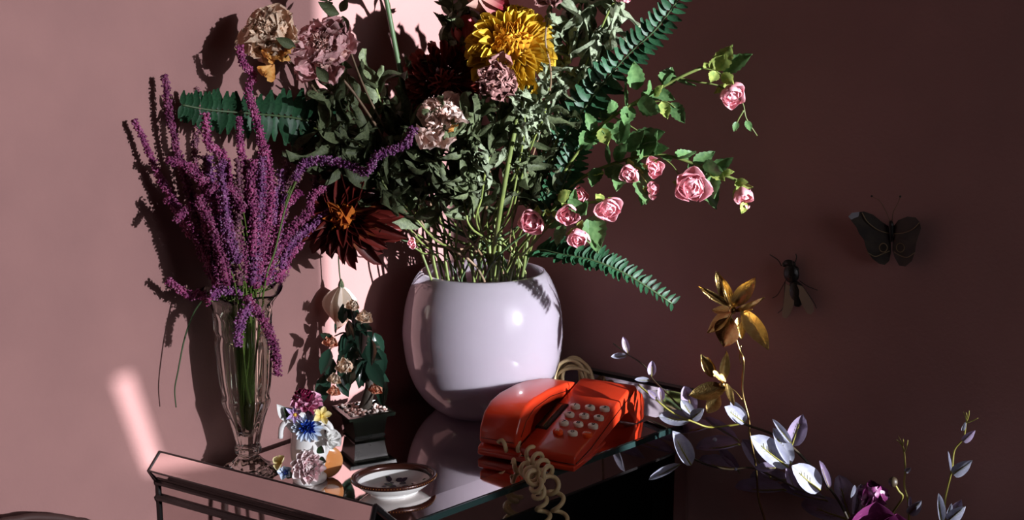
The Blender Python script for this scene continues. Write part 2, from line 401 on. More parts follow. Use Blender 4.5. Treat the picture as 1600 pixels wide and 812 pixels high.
cq((cl, zt_), (edge_a, zt_), (edge_a, ch), (cl, ch)); cq((cl, WZ0 - .05), (edge_a, WZ0 - .05), (edge_a, zb_), (cl, zb_))
cq((cl, zb_), (s[3][0], zb_), (s[0][0], zt_), (cl, zt_)); cq((s[2][0], zb_), (edge_a, zb_), (edge_a, zt_), (s[1][0], zt_))
tag(mb.build('curtain', 'sheer', None, smooth=False), 'sheer pale curtain drawn partly across the window', 'curtain')

# ------------------------------------------------------------------ mirrored desk
def onb(px, py, b):                                   # the point of a pixel's ray at distance b from wall_left
    p = lw(px, py, b); a, bb = ab(p); return a, bb, p.z
_e = onb(250, 705, 0.002); ztop = _e[2]; LIP = ztop - ZT
desk = thing('mirrored_desk', 'small mirrored desk with flared ends and black edging, pushed into the corner', 'desk', wp(-0.4, 0.25, 0))
B0 = 0.028
bl, fl = (-0.715, B0), (-0.694, 0.4195)               # desk top corners in plan (a, b)
fr, br = (-0.046, 0.503), (-0.036, B0)
blt, flt = (_e[0], 0.002), ab(tb(586, 790, LIP))              # tops of the flared ends
frt, brt = (-0.004, 0.503), (-0.004, B0)
def W2(q, z): return wp(q[0], q[1], z)
def dpart(name, pts, m, label=None, w=0.0):
    o = hexa(pts).build(name, m, desk, label, smooth=False); recalc(o.data)
    if w: bevelled(o.data, w, 1)
    return o
TK = 0.010
dpart('top_panel', [W2(q, ZT - TK) for q in (bl, br, fr, fl)] + [W2(q, ZT) for q in (bl, br, fr, fl)], 'mirror', 'mirror glass top')
# flared ends: inner slope, mirrored outer slope, black edging
def sheet(name, q, m, th=0.006, label=None):
    n = (q[1] - q[0]).cross(q[3] - q[0]).normalized() * th
    o = prism(q, n).build(name, m, desk, label, smooth=False); recalc(o.data); return o
sheet('flared_end', [W2(bl, ZT - .004), W2(fl, ZT - .004), W2(flt, ztop), W2(blt, ztop)], 'mirror')
sheet('flared_end', [W2(fr, ZT - .004), W2(br, ZT - .004), W2(brt, ztop), W2(frt, ztop)], 'mirror')
ob = onb(232, 735, 0.002)                                # outer lower edge at the wall end
oz = ob[2]; obl = (ob[0], 0.002); ofl = (flt[0] + (ob[0] - blt[0]) * 1.0, flt[1] + 0.012)
sheet('end_strip', [W2(ofl, oz), W2(obl, oz), W2(blt, ztop), W2(flt, ztop)], 'mirror', label='sloping mirror strip')
ib = onb(247, 752, 0.002); iz = ib[2]; ibl = (ib[0], 0.002); ifl = (flt[0] + (ib[0] - blt[0]), flt[1] - 0.004)
sheet('end_strip', [W2(ifl, iz), W2(ibl, iz), W2(obl, oz), W2(ofl, oz)], 'mirror')
kb = onb(250, 775, 0.002); kz = kb[2]
sheet('end_strip', [W2(ifl, kz), W2(ibl, kz), W2(ibl, iz), W2(ifl, iz)], 'mirror')
sheet('end_panel', [W2(ifl, 0), W2(ibl, 0), W2(ibl, kz), W2(ifl, kz)], 'mirror')
def edging(P, r): tube([Vector(p) for p in P], r, 6).build('edging', 'black_trim', desk, smooth=False)
o_ = NL * 0.0 - TL * 0.003
edging([W2(blt, ztop), W2(flt, ztop)], 0.0016); edging([W2(obl, oz), W2(ofl, oz)], 0.0016)
edging([W2(ibl, iz) + o_, W2(ifl, iz) + o_], 0.0042); edging([W2(ibl, kz) + o_, W2(ifl, kz) + o_], 0.005)
edging([W2(blt, ztop), W2(obl, oz), W2(ibl, iz)], 0.0020); edging([W2(ibl, iz), W2(ibl, kz), W2(ibl, 0)], 0.0045)
edging([W2(flt, ztop), W2(ofl, oz), W2(ifl, iz)], 0.004); edging([W2(flt, ztop), W2(fl, ZT)], 0.004)
edging([W2(brt, ztop + .002), W2(frt, ztop + .002)], 0.006); edging([W2(frt, ztop), W2(fr, ZT)], 0.004)
# front: bevelled glass border, green glass edge, mirrored apron, black recess, legs
def mixq(p, q, f): return (p[0] + (q[0] - p[0]) * f, p[1] + (q[1] - p[1]) * f)
fli, fri = (fl[0], fl[1] - 0.045), (fr[0], fr[1] - 0.045)
sheet('glass_border', [W2(fl, ZT - .001), W2(fr, ZT - .001), W2(fri, ZT + .0025), W2(fli, ZT + .0025)], 'mirror', 0.002)
fo = NL * 0.004
dpart('glass_edge', [W2(fl, ZT - TK) , W2(fr, ZT - TK), W2(fr, ZT - TK) + fo, W2(fl, ZT - TK) + fo, W2(fl, ZT), W2(fr, ZT), W2(fr, ZT) + fo, W2(fl, ZT) + fo], 'glass_edge')
AP = 0.042
dpart('apron', [W2(fl, ZT - TK - AP) - fo, W2(fr, ZT - TK - AP) - fo, W2(fr, ZT - TK - AP) + fo * .2, W2(fl, ZT - TK - AP) + fo * .2,
                W2(fl, ZT - TK) - fo, W2(fr, ZT - TK) - fo, W2(fr, ZT - TK) + fo * .2, W2(fl, ZT - TK) + fo * .2], 'mirror')
edging([W2(fl, ZT - TK - AP), W2(fr, ZT - TK - AP)], 0.0028)
def dbox(name, a0, a1, b0, b1, z0, z1, m): dpart(name, [wp(a0, b0, z0), wp(a1, b0, z0), wp(a1, b1, z0), wp(a0, b1, z0), wp(a0, b0, z1), wp(a1, b0, z1), wp(a1, b1, z1), wp(a0, b1, z1)], m)
dbox('back_panel', ibl[0] + .01, -0.01, B0, B0 + .012, 0, ZT - .015, 'black_trim')
dbox('floor_panel', ibl[0] + .01, -0.01, B0, 0.40, 0.02, 0.04, 'black_trim')
dbox('side_panel', -0.036, -0.026, B0 + .012, 0.45, 0, ZT - .012, 'black_trim')
dbox('leg', -0.050, -0.006, 0.45, 0.495, 0, ZT - .012, 'mirror')
dbox('leg', ibl[0] + .012, ibl[0] + .06, 0.39, 0.425, 0, ZT - .06, 'black_trim')

# ------------------------------------------------------------------ opal vase
VC = tb(755, 638); vs = mpp(VC + Vector((0, 0, .15)))
vprof = [(0.02, 0.0), (62 * vs, 0.001), (74 * vs, 0.006), (92 * vs, .024), (108 * vs, .052), (119 * vs, .088), (124.5 * vs, .13), (125 * vs, .158), (121 * vs, .198),
         (114 * vs, .228), (104 * vs, .252), (97 * vs, .2635)]
inn = [(r - .0045, z + (.005 if i < 3 else .001)) for i, (r, z) in enumerate(vprof)][1:]
inn = [(0.001, .006)] + inn
pr = vprof + [(95 * vs, .2645)] + inn[::-1]
def smooth_prof(p, n=4):
    q = cr([Vector((r, 0, z)) for r, z in p], n); return [(max(v.x, 1e-5), v.z) for v in q]
vm = lathe(smooth_prof(vprof, 4) + smooth_prof(inn[::-1], 3), 72, None, Matrix.Translation(VC))
tag(vm.build('globe_vase', 'opal'), 'round milky lavender glass vase holding the big mixed bouquet', 'vase')
VR = VC + Vector((0, 0, .262))                      # middle of the mouth
def mouth(i, spread=1.0):
    r = random.Random(i * 31 + 5); t = r.uniform(0, 6.28); q = math.sqrt(r.random()) * 0.085 * spread
    return VR + Vector((math.cos(t) * q, math.sin(t) * q, 0))
def vroot(i):
    r = random.Random(i * 17 + 3); t = r.uniform(0, 6.28); q = r.uniform(0, .05)
    return VC + Vector((math.cos(t) * q, math.sin(t) * q, .02))
def mouth_px(px, off): return at(px, 408 + off * 0, VC.y) + Vector((0, -off, 0))

# ------------------------------------------------------------------ fluted glass vase
GC = tb(389, 736); gs = mpp(GC + Vector((0, 0, .15)))
gp = [(.010, .002), (46 * gs, .000), (47 * gs, .004), (30 * gs, .012), (18 * gs, .024), (15 * gs, .030), (20 * gs, .034), (20.5 * gs, .042), (18 * gs, .046), (20 * gs, .058), (27 * gs, .088), (34 * gs, .108),
      (37 * gs, .118), (35.5 * gs, .128), (39 * gs, .150), (42 * gs, .19), (43 * gs, .212), (41 * gs, .226), (43.5 * gs, .236), (44 * gs, .255), (48 * gs, .275), (58 * gs, .290), (63 * gs, .297)]
gi = [(max(r - .0065, .006), z) for r, z in gp[11:]]
gin = [(.002, .062), (.010, .066), (.020, .09)] + gi[1:-1] + [(59 * gs, .2985)]
def flute(h, i): return 1 + (0.045 * math.cos(10 * h) if 6 < i < 78 else 0.012 * math.sin(3 * h))
gpo = smooth_prof(gp, 4); gpi = smooth_prof(gin[::-1], 4)
gm = lathe(gpo + gpi, 80, None, Matrix.Translation(GC), mod=lambda h, i: flute(h, i) if i < len(gpo) else 1 + 0.01 * math.sin(3 * h))
V = np.array(gm.v)                                   # wavy flared lip
top = GC.z + .27; d_ = V[:, :2] - np.array(GC)[:2]; angv = np.arctan2(d_[:, 1], d_[:, 0])
V[:, 2] += np.clip((V[:, 2] - top) / .027, 0, 1) * (.0045 * np.sin(2 * angv + .6) + .003 * np.sin(5 * angv))
gm.v = V.tolist()
tag(gm.build('fluted_vase', 'clear_glass'), 'tall clear fluted glass vase with flared lip holding purple amaranth', 'vase')
GM = GC + Vector((0, 0, .285))

# ------------------------------------------------------------------ purple amaranth sprigs
OCT_V = np.array([(1, 0, 0), (-1, 0, 0), (0, 1, 0), (0, -1, 0), (0, 0, 1), (0, 0, -1)], float)
OCT_F = [(0, 2, 4), (2, 1, 4), (1, 3, 4), (3, 0, 4), (2, 0, 5), (1, 2, 5), (3, 1, 5), (0, 3, 5)]
def spike_mesh(P, r0, r1, dens=1.0):
    """florets crowded along the path; radius r0 at the foot, r1 at the tip"""
    P = cr(P, 8); fr_ = frames(P); seg = [0.0]
    for i in range(1, len(P)): seg.append(seg[-1] + (P[i] - P[i - 1]).length)
    Lt = seg[-1]; mb = tube(P, (r0 * .5, r1 * .5), 5); n = int(Lt / 0.00042 * dens)
    V, Fc, T = [], [], []
    for k in range(n):
        s_ = Lt * rng.random(); i = min(np.searchsorted(seg, s_), len(P) - 1); f = s_ / Lt
        t, a, b = fr_[i]; h = rng.random() * 6.283; rr = (r0 + (r1 - r0) * f) * (0.55 + 0.55 * rng.random()) * (0.8 + .2 * math.sin(s_ * 900))
        c = P[i] + a * (math.cos(h) * rr) + b * (math.sin(h) * rr) + t * rng.normal() * .001
        sz = 0.0011 + 0.0011 * rng.random()
        A = rng.normal(size=(3, 3)); Q = np.linalg.qr(A)[0]
        V.append(OCT_V * sz * np.array([1, 1, 1.5]) @ Q + np.array(c)); T.extend([rng.random() ** 2] * 6)
        Fc.extend([[x + 6 * k for x in q] for q in OCT_F])
    mb.add(np.concatenate(V), Fc, T); return mb
AM_LABEL = 'purple amaranth sprig in the crowded middle of the bunch above the glass lip'
AM_GROUP = 'purple amaranth sprigs in the fluted glass vase'
def amaranth(px, m='amaranth', r=(5.0, 2.6), label=None, root=True, seed=0, dens=1.0):
    """px: (x, y, gap to wall_left), foot of the spike first, tip last"""
    rr = random.Random(seed)
    P = [lw(*q) for q in px]; g = mpp(P[0])
    t = thing('amaranth_sprig', label or AM_LABEL, 'flower', GC + Vector((rr.uniform(-.012, .012), rr.uniform(-.012, .012), .075)), AM_GROUP)
    spike_mesh(P, r[0] * g * 1.5, r[1] * g * 1.45, dens * 1.7).build('flower_spike', m, t)
    if root:
        a = WM[t.name].translation; b = GM + Vector((rr.uniform(-.028, .028), rr.uniform(-.02, .02), -.01))
        stem(t, [a, b, P[0] * .5 + b * .5 + Vector((0, 0, 0.004)), P[0], P[1]], .0011, 'grass_green', 5, 5)
    return t
A_ = [
 ([(322, 365, .06), (300, 310, .05), (284, 258, .045), (270, 205, .04), (262, 160, .035), (257, 118, .03)], 'amaranth', (6, 4)),
 ([(300, 372, .055), (270, 312, .045), (246, 270, .035), (228, 226, .03), (210, 188, .024)], 'amaranth', (6, 3.2)),
 ([(318, 300, .05), (305, 250, .05), (307, 205, .05), (311, 165, .05), (307, 138, .05)], 'amaranth_dusty', (6, 3)),
 ([(372, 330, .1), (356, 268, .1), (345, 238, .1), (326, 226, .1), (321, 178, .1)], 'amaranth', (6, 5)),
 ([(388, 330, .12), (380, 262, .12), (375, 222, .12), (374, 184, .12)], 'amaranth', (7, 3.5)),
 ([(414, 330, .08), (412, 262, .09), (408, 215, .1), (396, 172, .1), (388, 142, .1), (396, 116, .1), (381, 102, .1), (374, 72, .1)], 'amaranth', (6, 4.5)),
 ([(440, 345, .07), (446, 300, .07), (450, 246, .07)], 'amaranth_dusty', (8, 5)),
 ([(425, 352, .12), (427, 322, .12), (430, 293, .12)], 'amaranth_violet', (6, 4)),
 ([(335, 425, .09), (310, 372, .08), (290, 342, .075), (262, 308, .07)], 'amaranth', (9, 6)),
 ([(340, 335, .1), (320, 292, .09), (300, 262, .085), (262, 250, .08)], 'amaranth', (7, 4)),
 ([(352, 352, .13), (335, 312, .12), (318, 284, .12), (296, 262, .11)], 'amaranth', (8, 6)),
 ([(360, 400, .13), (335, 352, .12), (300, 322, .11), (275, 345, .1)], 'amaranth', (7, 4)),
 ([(395, 400, .14), (398, 340, .14), (392, 290, .14), (396, 250, .14)], 'amaranth', (9, 5)),
 ([(372, 410, .15), (358, 370, .15), (352, 318, .15), (345, 262, .14), (352, 252, .14)], 'amaranth_violet', (8, 5)),
 ([(405, 430, .13), (412, 380, .13), (420, 340, .13), (424, 285, .12), (415, 230, .12)], 'amaranth', (8, 4)),
 ([(440, 420, .1), (448, 392, .1), (462, 372, .1), (492, 350, .11), (520, 325, .12), (535, 300, .12), (530, 274, .12)], 'amaranth_violet', (7, 4.5)),
 ([(430, 400, .1), (462, 350, .1), (482, 335, .11), (486, 312, .11), (498, 298, .11), (521, 291, .11)], 'amaranth', (6, 5)),
 ([(470, 345, .08), (484, 320, .08), (492, 300, .08), (495, 270, .08)], 'amaranth_dusty', (5, 4)),
 ([(455, 290, .1), (462, 278, .1), (475, 258, .1), (492, 237, .1)], 'amaranth_dusty', (6, 5)),
 ([(345, 430, .1), (330, 385, .1), (322, 350, .1), (318, 318, .1)], 'amaranth', (8, 5)),
 ([(385, 440, .13), (378, 400, .13), (372, 372, .13), (352, 352, .13)], 'amaranth', (8, 5)),
 ([(362, 440, .12), (356, 410, .12), (352, 380, .12), (330, 340, .12)], 'amaranth_violet', (8, 5)),
 ([(412, 445, .12), (420, 410, .12), (430, 372, .12), (440, 330, .11), (468, 300, .11)], 'amaranth', (8, 5)),
 ([(400, 450, .14), (398, 420, .14), (408, 385, .14), (405, 350, .14)], 'amaranth', (8, 6)),
 ([(430, 440, .1), (444, 420, .1), (456, 395, .1), (470, 380, .1)], 'amaranth', (7, 4)),
 ([(350, 455, .1), (338, 440, .1), (328, 415, .1), (326, 390, .1)], 'amaranth', (8, 5)),
 ([(330, 462, .11), (345, 455, .12), (362, 452, .12), (378, 462, .13)], 'amaranth_violet', (7, 5)),
 ([(380, 330, .14), (366, 300, .14), (340, 290, .14), (326, 300, .14)], 'amaranth', (6, 4)),
]
AML = ['tall straight amaranth sprig crossing the fern tip on its outer side',
  'outermost amaranth sprig leaning away from the bouquet over its own shadow',
  'thin faded amaranth sprig standing in front of the fern tip',
  'kinked amaranth sprig just below the fern frond',
  'straight amaranth sprig ending at the middle of the fern frond',
  'tallest amaranth sprig bending at its tip below the cream peony',
  'faded amaranth sprig under the thick end of the fern',
  'small bright violet amaranth spike beside the bare green stem',
  'plump amaranth sprig low on the outer side of the bunch',
  'amaranth sprig forking sideways from the tall outer sprigs',
  'plump magenta amaranth sprig slanting across the outer half of the bunch',
  'amaranth sprig drooping outward in the lower bunch', None, 'violet amaranth sprig in the centre of the bunch', None, 'pale violet amaranth sprig curving up in front of the dahlia',
  'amaranth sprig with a hooked tip beside the dahlia',
  'faded upright amaranth tip between bunch and dahlia',
  'stubby faded amaranth tip beside the start of the arching sprig']
for i, (P, m, r) in enumerate(A_): amaranth(P, m, r, AML[i] if i < len(AML) else None, seed=i)
for i in range(20):                                   # the crowded middle of the bunch
    rr = random.Random(200 + i); x0 = rr.uniform(355, 425); x1 = 385 + (x0 - 388) * 2.0 + rr.uniform(-25, 25); y1 = rr.uniform(245, 330); g = rr.uniform(.07, .15)
    amaranth([(x0, 445, g), ((x0 * 2 + x1) / 3 + rr.uniform(-6, 6), 445 - (445 - y1) / 3, g), ((x0 + 2 * x1) / 3 + rr.uniform(-6, 6), 445 - (445 - y1) * 2 / 3, g), (x1, y1, g)],
             rr.choice(['amaranth', 'amaranth', 'amaranth_violet', 'amaranth_dusty']), (8, 4.5), seed=300 + i)
amaranth([(460, 282, .12), (475, 256, .13), (502, 250, .15), (540, 256, .19), (572, 268, .23), (588, 245, .25), (612, 234, .27), (632, 228, .285), (647, 200, .30)], 'amaranth_violet', (5.5, 5.5),
         'long purple amaranth sprig arching over towards the big bouquet', seed=90)
amaranth([(330, 470, .09), (312, 460, .07), (296, 462, .06), (282, 452, .055), (262, 438, .05)], 'amaranth', (7, 4), 'short purple amaranth sprig sticking out sideways over the vase lip', seed=91)
amaranth([(425, 450, .09), (433, 440, .09), (447, 430, .09)], 'amaranth_dusty', (4.5, 4), 'stubby dusty amaranth tip poking past the glass lip', seed=92)
amaranth([(384, 462, .16), (392, 474, .165), (410, 498, .165), (425, 530, .16), (432, 562, .16), (432, 586, .16)], 'amaranth', (6, 6), 'purple amaranth tail hanging down outside the glass vase', seed=93)
amaranth([(392, 478, .165), (380, 490, .165), (374, 512, .165), (372, 540, .165)], 'amaranth_violet', (8, 5), 'short purple amaranth tassel drooping over the front of the lip', seed=94)
gstem = thing('plant_stem', 'thick bare green stem leaning among the purple amaranth', 'stem', GC + Vector((.004, -.01, .08)))
stem(gstem, [GC + Vector((.004, -.01, .08)), lw(412, 455, .13), lw(430, 390, .13), lw(448, 318, .125), lw(475, 256, .12)], .0017, 'grass_green')
for i, (x0, x1, y1) in enumerate(((385, 352, 395), (392, 368, 300), (380, 395, 320), (395, 420, 330), (370, 330, 360))):
    P = [GC + Vector((.004 * i - .008, -.006, .08)), lw(x0, 460, .13), lw((x0 + x1) / 2 + 3, (460 + y1) / 2, .13), lw(x1, y1, .13)]
    t = thing('plant_stem', 'thin bare green stem among the purple amaranth', 'stem', P[0], 'thin green stems in the fluted vase'); stem(t, P, .0012, 'grass_green')
for i in range(12):                                   # stems seen through the glass
    rr = random.Random(400 + i); x = rr.uniform(-.02, .02); y = rr.uniform(-.015, .015)
    P = [GC + Vector((x * .6, y * .6, .075 + rr.uniform(0, .02))), GC + Vector((x * 1.1, y, .17)), GC + Vector((x * 1.4, y * 1.3, .29))]
    t = thing('plant_stem', 'green stem end standing inside the fluted glass vase', 'stem', P[0], 'stem ends inside the glass vase'); stem(t, P, .0013, 'grass_green')
t = thing('grass_blade', 'long thin dark green blade hanging beside the glass vase', 'leaf', lw(322, 462, .08))
mb = MB(); P = cr([lw(322, 462, .08), lw(303, 488, .06), lw(288, 530, .05), lw(278, 580, .045), lw(273, 608, .04), lw(275, 636, .04)], 6)
tube(P, (.0016, .0010), 5, mb); mb.build('blade', 'stem_dark', t); stem(t, [GM + Vector((-.01, -.01, -.04)), lw(340, 458, .1), lw(322, 462, .08)], .0012, 'grass_green')

# ------------------------------------------------------------------ the big bouquet
DRY = variants('dry_leaf', 'dry_leaf', 6, W=0.125, nu=5, nv=11, p=0.8, tip=0.2, curl=1.2, ruf=0.05, fr=1.2, twist=2.4, fold=0.6, side=0.5, crum=.09, cf=1.5)
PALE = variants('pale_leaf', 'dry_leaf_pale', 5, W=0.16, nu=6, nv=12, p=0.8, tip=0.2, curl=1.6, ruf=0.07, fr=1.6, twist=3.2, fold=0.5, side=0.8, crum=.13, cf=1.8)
ROSEL = variants('rose_leaf', 'rose_leaf', 3, W=0.33, nu=5, nv=12, p=0.85, tip=0.25, curl=0.5, serr=0.14, fold=0.35, ruf=0.03)
ROSEY = variants('young_leaf', 'rose_leaf_young', 3, W=0.32, nu=5, nv=12, p=0.85, tip=0.25, curl=0.8, serr=0.14, fold=0.4, ruf=0.05)
SEPAL = variants('sepal', 'dry_leaf', 2, W=0.22, nu=4, nv=6, tip=0.4, curl=1.0, cup=0.3, fold=0.2)
def leaves_along(t, P, mes, n, L, f0=0.3, f1=1.0, seed=0, spread=0.9, hang=0.0, name='leaf'):
    r = random.Random(seed); Q = cr(P, 8); fr_ = frames(Q)
    for k in range(n):
        i = int((f0 + (f1 - f0) * (k + r.random() * .7) / n) * (len(Q) - 1)); i = min(max(i, 1), len(Q) - 1)
        tt, a, b = fr_[i]; h = k * 2.4 + r.uniform(-.6, .6)
        d = tt * r.uniform(.25, .8) + (a * math.cos(h) + b * math.sin(h)) * spread + Vector((0, 0, -hang))
        nrm = Vector((r.uniform(-.5, .5), r.uniform(-1, 0), r.uniform(-.2, 1)))
        leaf(t, mes[r.randrange(len(mes))], Q[i], d, nrm, L * r.uniform(.7, 1.25), name, r.uniform(.8, 1.3))
def flower_thing(name, label, P, i, r=.0022, m='stem_green', cat='flower', group=None, mouth_pt=None):
    """a cut flower standing in the globe vase; P: points above the mouth, head last"""
    root = vroot(i); mo = mouth_pt or mouth(i)
    t = thing(name, label, cat, root, group)
    path = [root, mo] + P
    stem(t, path, r, m); return t, [mo] + P
def A(px, py, Y): return at(px, py, Y)

def chrysanth(t, c, axis, rad, outer, core, seed, n=190, wd=.2, corep=.28):
    """petals stand on a dome: short and incurved in the middle, long and spread outside"""
    r = random.Random(seed); B = basis(c, axis).to_3x3(); Am = Matrix((B.col[0], B.col[2], B.col[1])).transposed()
    o = variants('ray', outer, 3, W=wd, nu=4, nv=6, tip=-1, cup=1.0, curl=.35); k_ = variants('ray_core', core, 3, W=wd * 1.25, nu=4, nv=6, tip=-1, cup=1.3, curl=1.1); e_ = variants('ray_edge', outer, 3, W=wd * .85, nu=4, nv=6, tip=-1, cup=.8, curl=-.25)
    for i in range(n):
        f = (i + .5) / n; ph = i * 2.39996 + r.uniform(-.2, .2); th = math.acos(1 - f * 1.32) + r.uniform(-.06, .06)
        d = Vector((math.sin(th) * math.cos(ph), math.sin(th) * math.sin(ph), math.cos(th))); L = rad * (.34 + .26 * f) * r.uniform(.88, 1.12)
        th2 = th + .12; dd = Vector((math.sin(th2) * math.cos(ph), math.sin(th2) * math.sin(ph), math.cos(th2))); q = Vector((-math.cos(th2) * math.cos(ph), -math.cos(th2) * math.sin(ph), math.sin(th2)))
        rb = Vector((d.x * .42 * rad, d.y * .42 * rad, d.z * .34 * rad)); me = (k_ if f < corep else e_ if f > .8 else o)[i % 3]
        put('petal', me, None, t, basis(Vector(c) + Am @ rb, Am @ dd, Am @ q) @ scl(L))
    ball(c - axis * rad * .04, rad * .40, None, 14, 9).build('receptacle', outer, t)
# yellow chrysanthemum
c = A(798, 78, 2.00); g = mpp(c)
t, P = flower_thing('chrysanthemum', 'large bright yellow chrysanthemum in the big bouquet', [A(778, 330, 2.13), A(800, 180, 2.06), c - face(c, .15, .3, .9) * .02], 1, .0032)
chrysanth(t, c, face(c, .02, .45, .85), 76 * g, 'yellow_petal', 'yellow_core', 1)
# dark red chrysanthemum
c = A(692, 128, 2.08); g = mpp(c)
t, P = flower_thing('chrysanthemum', 'large dark red chrysanthemum between the yellow bloom and the wall', [A(735, 330, 2.17), A(710, 220, 2.13), c], 2, .003)
chrysanth(t, c, face(c, .12, -.15, .9), 64 * g, 'dark_red_petal', 'dark_red_core', 2, 170, .2, .3)
# orange and burgundy dahlia
c = A(548, 342, 1.975); g = mpp(c)
t, P = flower_thing('dahlia', 'drooping burgundy dahlia with orange centre beside the globe vase', [A(672, 380, 2.13), A(625, 352, 2.08), A(590, 345, 2.03), c + Vector((.01, .02, .0))], 3, .003)
w_ = dict(nu=4, nv=6)
dk = variants('dahlia_ray', 'dahlia_petal', 3, W=0.15, cup=0.8, curl=-0.6, p=.8, tip=.1, q=.6, **w_); dm = variants('dahlia_mid', 'dahlia_petal', 3, W=0.16, cup=1.0, curl=0.3, p=.8, tip=.1, q=.6, **w_); dc = variants('dahlia_core', 'dahlia_core', 3, W=0.3, cup=1.2, curl=0.9, **w_)
head(t, c, face(c, -.4, .08, .88), [(dc, 30, 4, 56, 34 * g, 48 * g, 9 * g, 14 * g), (dm, 34, 52, 76, 52 * g, 68 * g, 9 * g, 5 * g), (dk, 44, 66, 94, 62 * g, 80 * g, 9 * g, 0), (dk, 40, 94, 120, 62 * g, 80 * g, 9 * g, -5 * g)], seed=3, jit=.18)
# burgundy bloom half hidden
c = A(632, 190, 2.12); g = mpp(c)
t, P = flower_thing('dahlia', 'small burgundy bloom half hidden among dark leaves', [A(700, 340, 2.17), c], 4, .0025)
head(t, c, face(c, -.2, .1, .9), [(variants('ray_dark', 'dark_red_petal', 2, W=.25, cup=.8, curl=-.2, nu=4, nv=5), 26, 20, 95, 18 * g, 32 * g, 5 * g, 4 * g)], seed=4)

def peony(t, c, axis, rad, pet, core, seed, guard=11, mids=28, inner=70, open_=1.0, drape=0):
    G = variants('guard_' + pet, pet, 4, W=0.40, nu=10, nv=10, tip=-1, cup=.35, curl=1.2, ruf=.06, fr=1.8, crum=.20, cf=1.6)
    Md = variants('mid_' + pet, pet, 4, W=0.34, nu=10, nv=9, tip=-1, cup=.5, curl=1.6, ruf=.08, fr=2.2, crum=.24, cf=1.9)
    I = variants('crinkle_' + core, core, 5, W=0.32, nu=9, nv=8, tip=-1, cup=.4, curl=1.4, ruf=.10, fr=2.8, crum=.34, cf=2.2)
    head(t, c, axis, [(I, inner, 2, 60, rad * .46, rad * .62, rad * .5, rad * .38), (Md, mids, 48, 88, rad * .8, rad * 1.0, rad * .25, rad * .05), (G, guard, 84 * open_, 116 * open_, rad * .95, rad * 1.15, rad * .16, -rad * .12)], seed=seed, jit=.15)
    r = random.Random(seed)
    B = basis(c, axis)
    for k in range(3):
        h = k * 2.1 + seed; d = (B.to_3x3() @ Vector((math.cos(h), -.25, math.sin(h)))).normalized()
        leaf(t, SEPAL[k % 2], c - axis * rad * .45, d, axis, rad * 1.0, 'sepal')
# cream peony
c = A(424, 58, 1.89); g = mpp(c); ax = face(c, -.25, .45, .8)
t, P = flower_thing('dried_peony', 'dried cream peony with amber lower petals beside the pink wall', [A(655, 372, 2.10), A(560, 240, 2.03), A(492, 140, 1.97), A(458, 102, 1.92), c - ax * .02], 5, .0022, 'stem_brown')
peony(t, c, ax, 47 * g, 'cream_petal', 'cream_core', 5)
AMB = variants('amber', 'amber_petal', 3, W=.4, nu=9, nv=9, tip=-1, curl=1.2, ruf=.08, fr=1.7, crum=.22, cf=1.6)
for k, (x0, y0, x1, y1, L) in enumerate(((430, 78, 408, 100, 34), (440, 78, 438, 108, 34), (445, 75, 462, 95, 30), (428, 100, 405, 132, 40), (405, 75, 382, 98, 34))):
    b = A(x0, y0, 1.87); leaf(t, AMB[k % 3] if k < 4 else shared('guard_cream_petal_a', 'cream_petal'), b, A(x1, y1, 1.855) - b, None, L * g, 'petal')
leaf(t, SEPAL[0], A(462, 74, 1.855), A(425, 56, 1.845) - A(462, 74, 1.855), None, 44 * g, 'sepal')
# pink dried peony
c = A(508, 84, 1.95); g = mpp(c); ax = face(c, -.1, .4, .85)
t, P = flower_thing('dried_peony', 'dried dusty pink peony above the fern tip', [A(668, 362, 2.08), A(612, 240, 2.03), A(560, 155, 1.99), c - ax * .03], 6, .0024, 'stem_brown')
peony(t, c, ax, 52 * g, 'pinkdry_petal', 'pinkdry_core', 6)
leaf(t, SEPAL[1], A(512, 128, 1.90), A(490, 98, 1.885) - A(512, 128, 1.90), None, 50 * g, 'sepal')
leaf(t, shared('guard_pinkdry_petal_b', 'pinkdry_petal'), A(490, 112, 1.92), A(455, 104, 1.91) - A(490, 112, 1.92), None, 40 * g, 'petal')
# blush peony in front
c = A(690, 182, 1.975); g = mpp(c); ax = face(c, -.05, .12, .95)
t, P = flower_thing('dried_peony', 'pale blush peony with loose hanging petals under the dark red bloom', [A(726, 360, 2.05), A(712, 265, 2.01), c - ax * .03], 7, .0022, 'stem_brown')
peony(t, c, ax, 39 * g, 'blush_petal', 'blush_core', 7, guard=6, mids=18, inner=60)
GB = variants('guard_blush_petal', 'blush_petal', 4)
for k, (x0, y0, x1, y1, L, m) in enumerate(((672, 205, 658, 250, 52, 0), (680, 208, 688, 232, 36, 1), (692, 212, 700, 250, 46, 2), (715, 190, 722, 160, 40, 3), (705, 195, 718, 212, 26, 9), (664, 200, 658, 222, 32, 1))):
    b = A(x0, y0, 1.945); leaf(t, AMB[0] if m == 9 else GB[m], b, A(x1, y1, 1.925) - b, None, L * g, 'petal')
# mauve peony in shade
c = A(780, 130, 1.952); g = mpp(c); ax = face(c, -.15, .3, .9)
t, P = flower_thing('dried_peony', 'shaded mauve peony tucked under the yellow chrysanthemum', [A(752, 365, 2.06), A(768, 240, 2.0), c - ax * .03], 8, .0022, 'stem_brown')
peony(t, c, ax, 38 * g, 'mauve_petal', 'mauve_core', 8, guard=10, mids=20, inner=20, open_=.8)
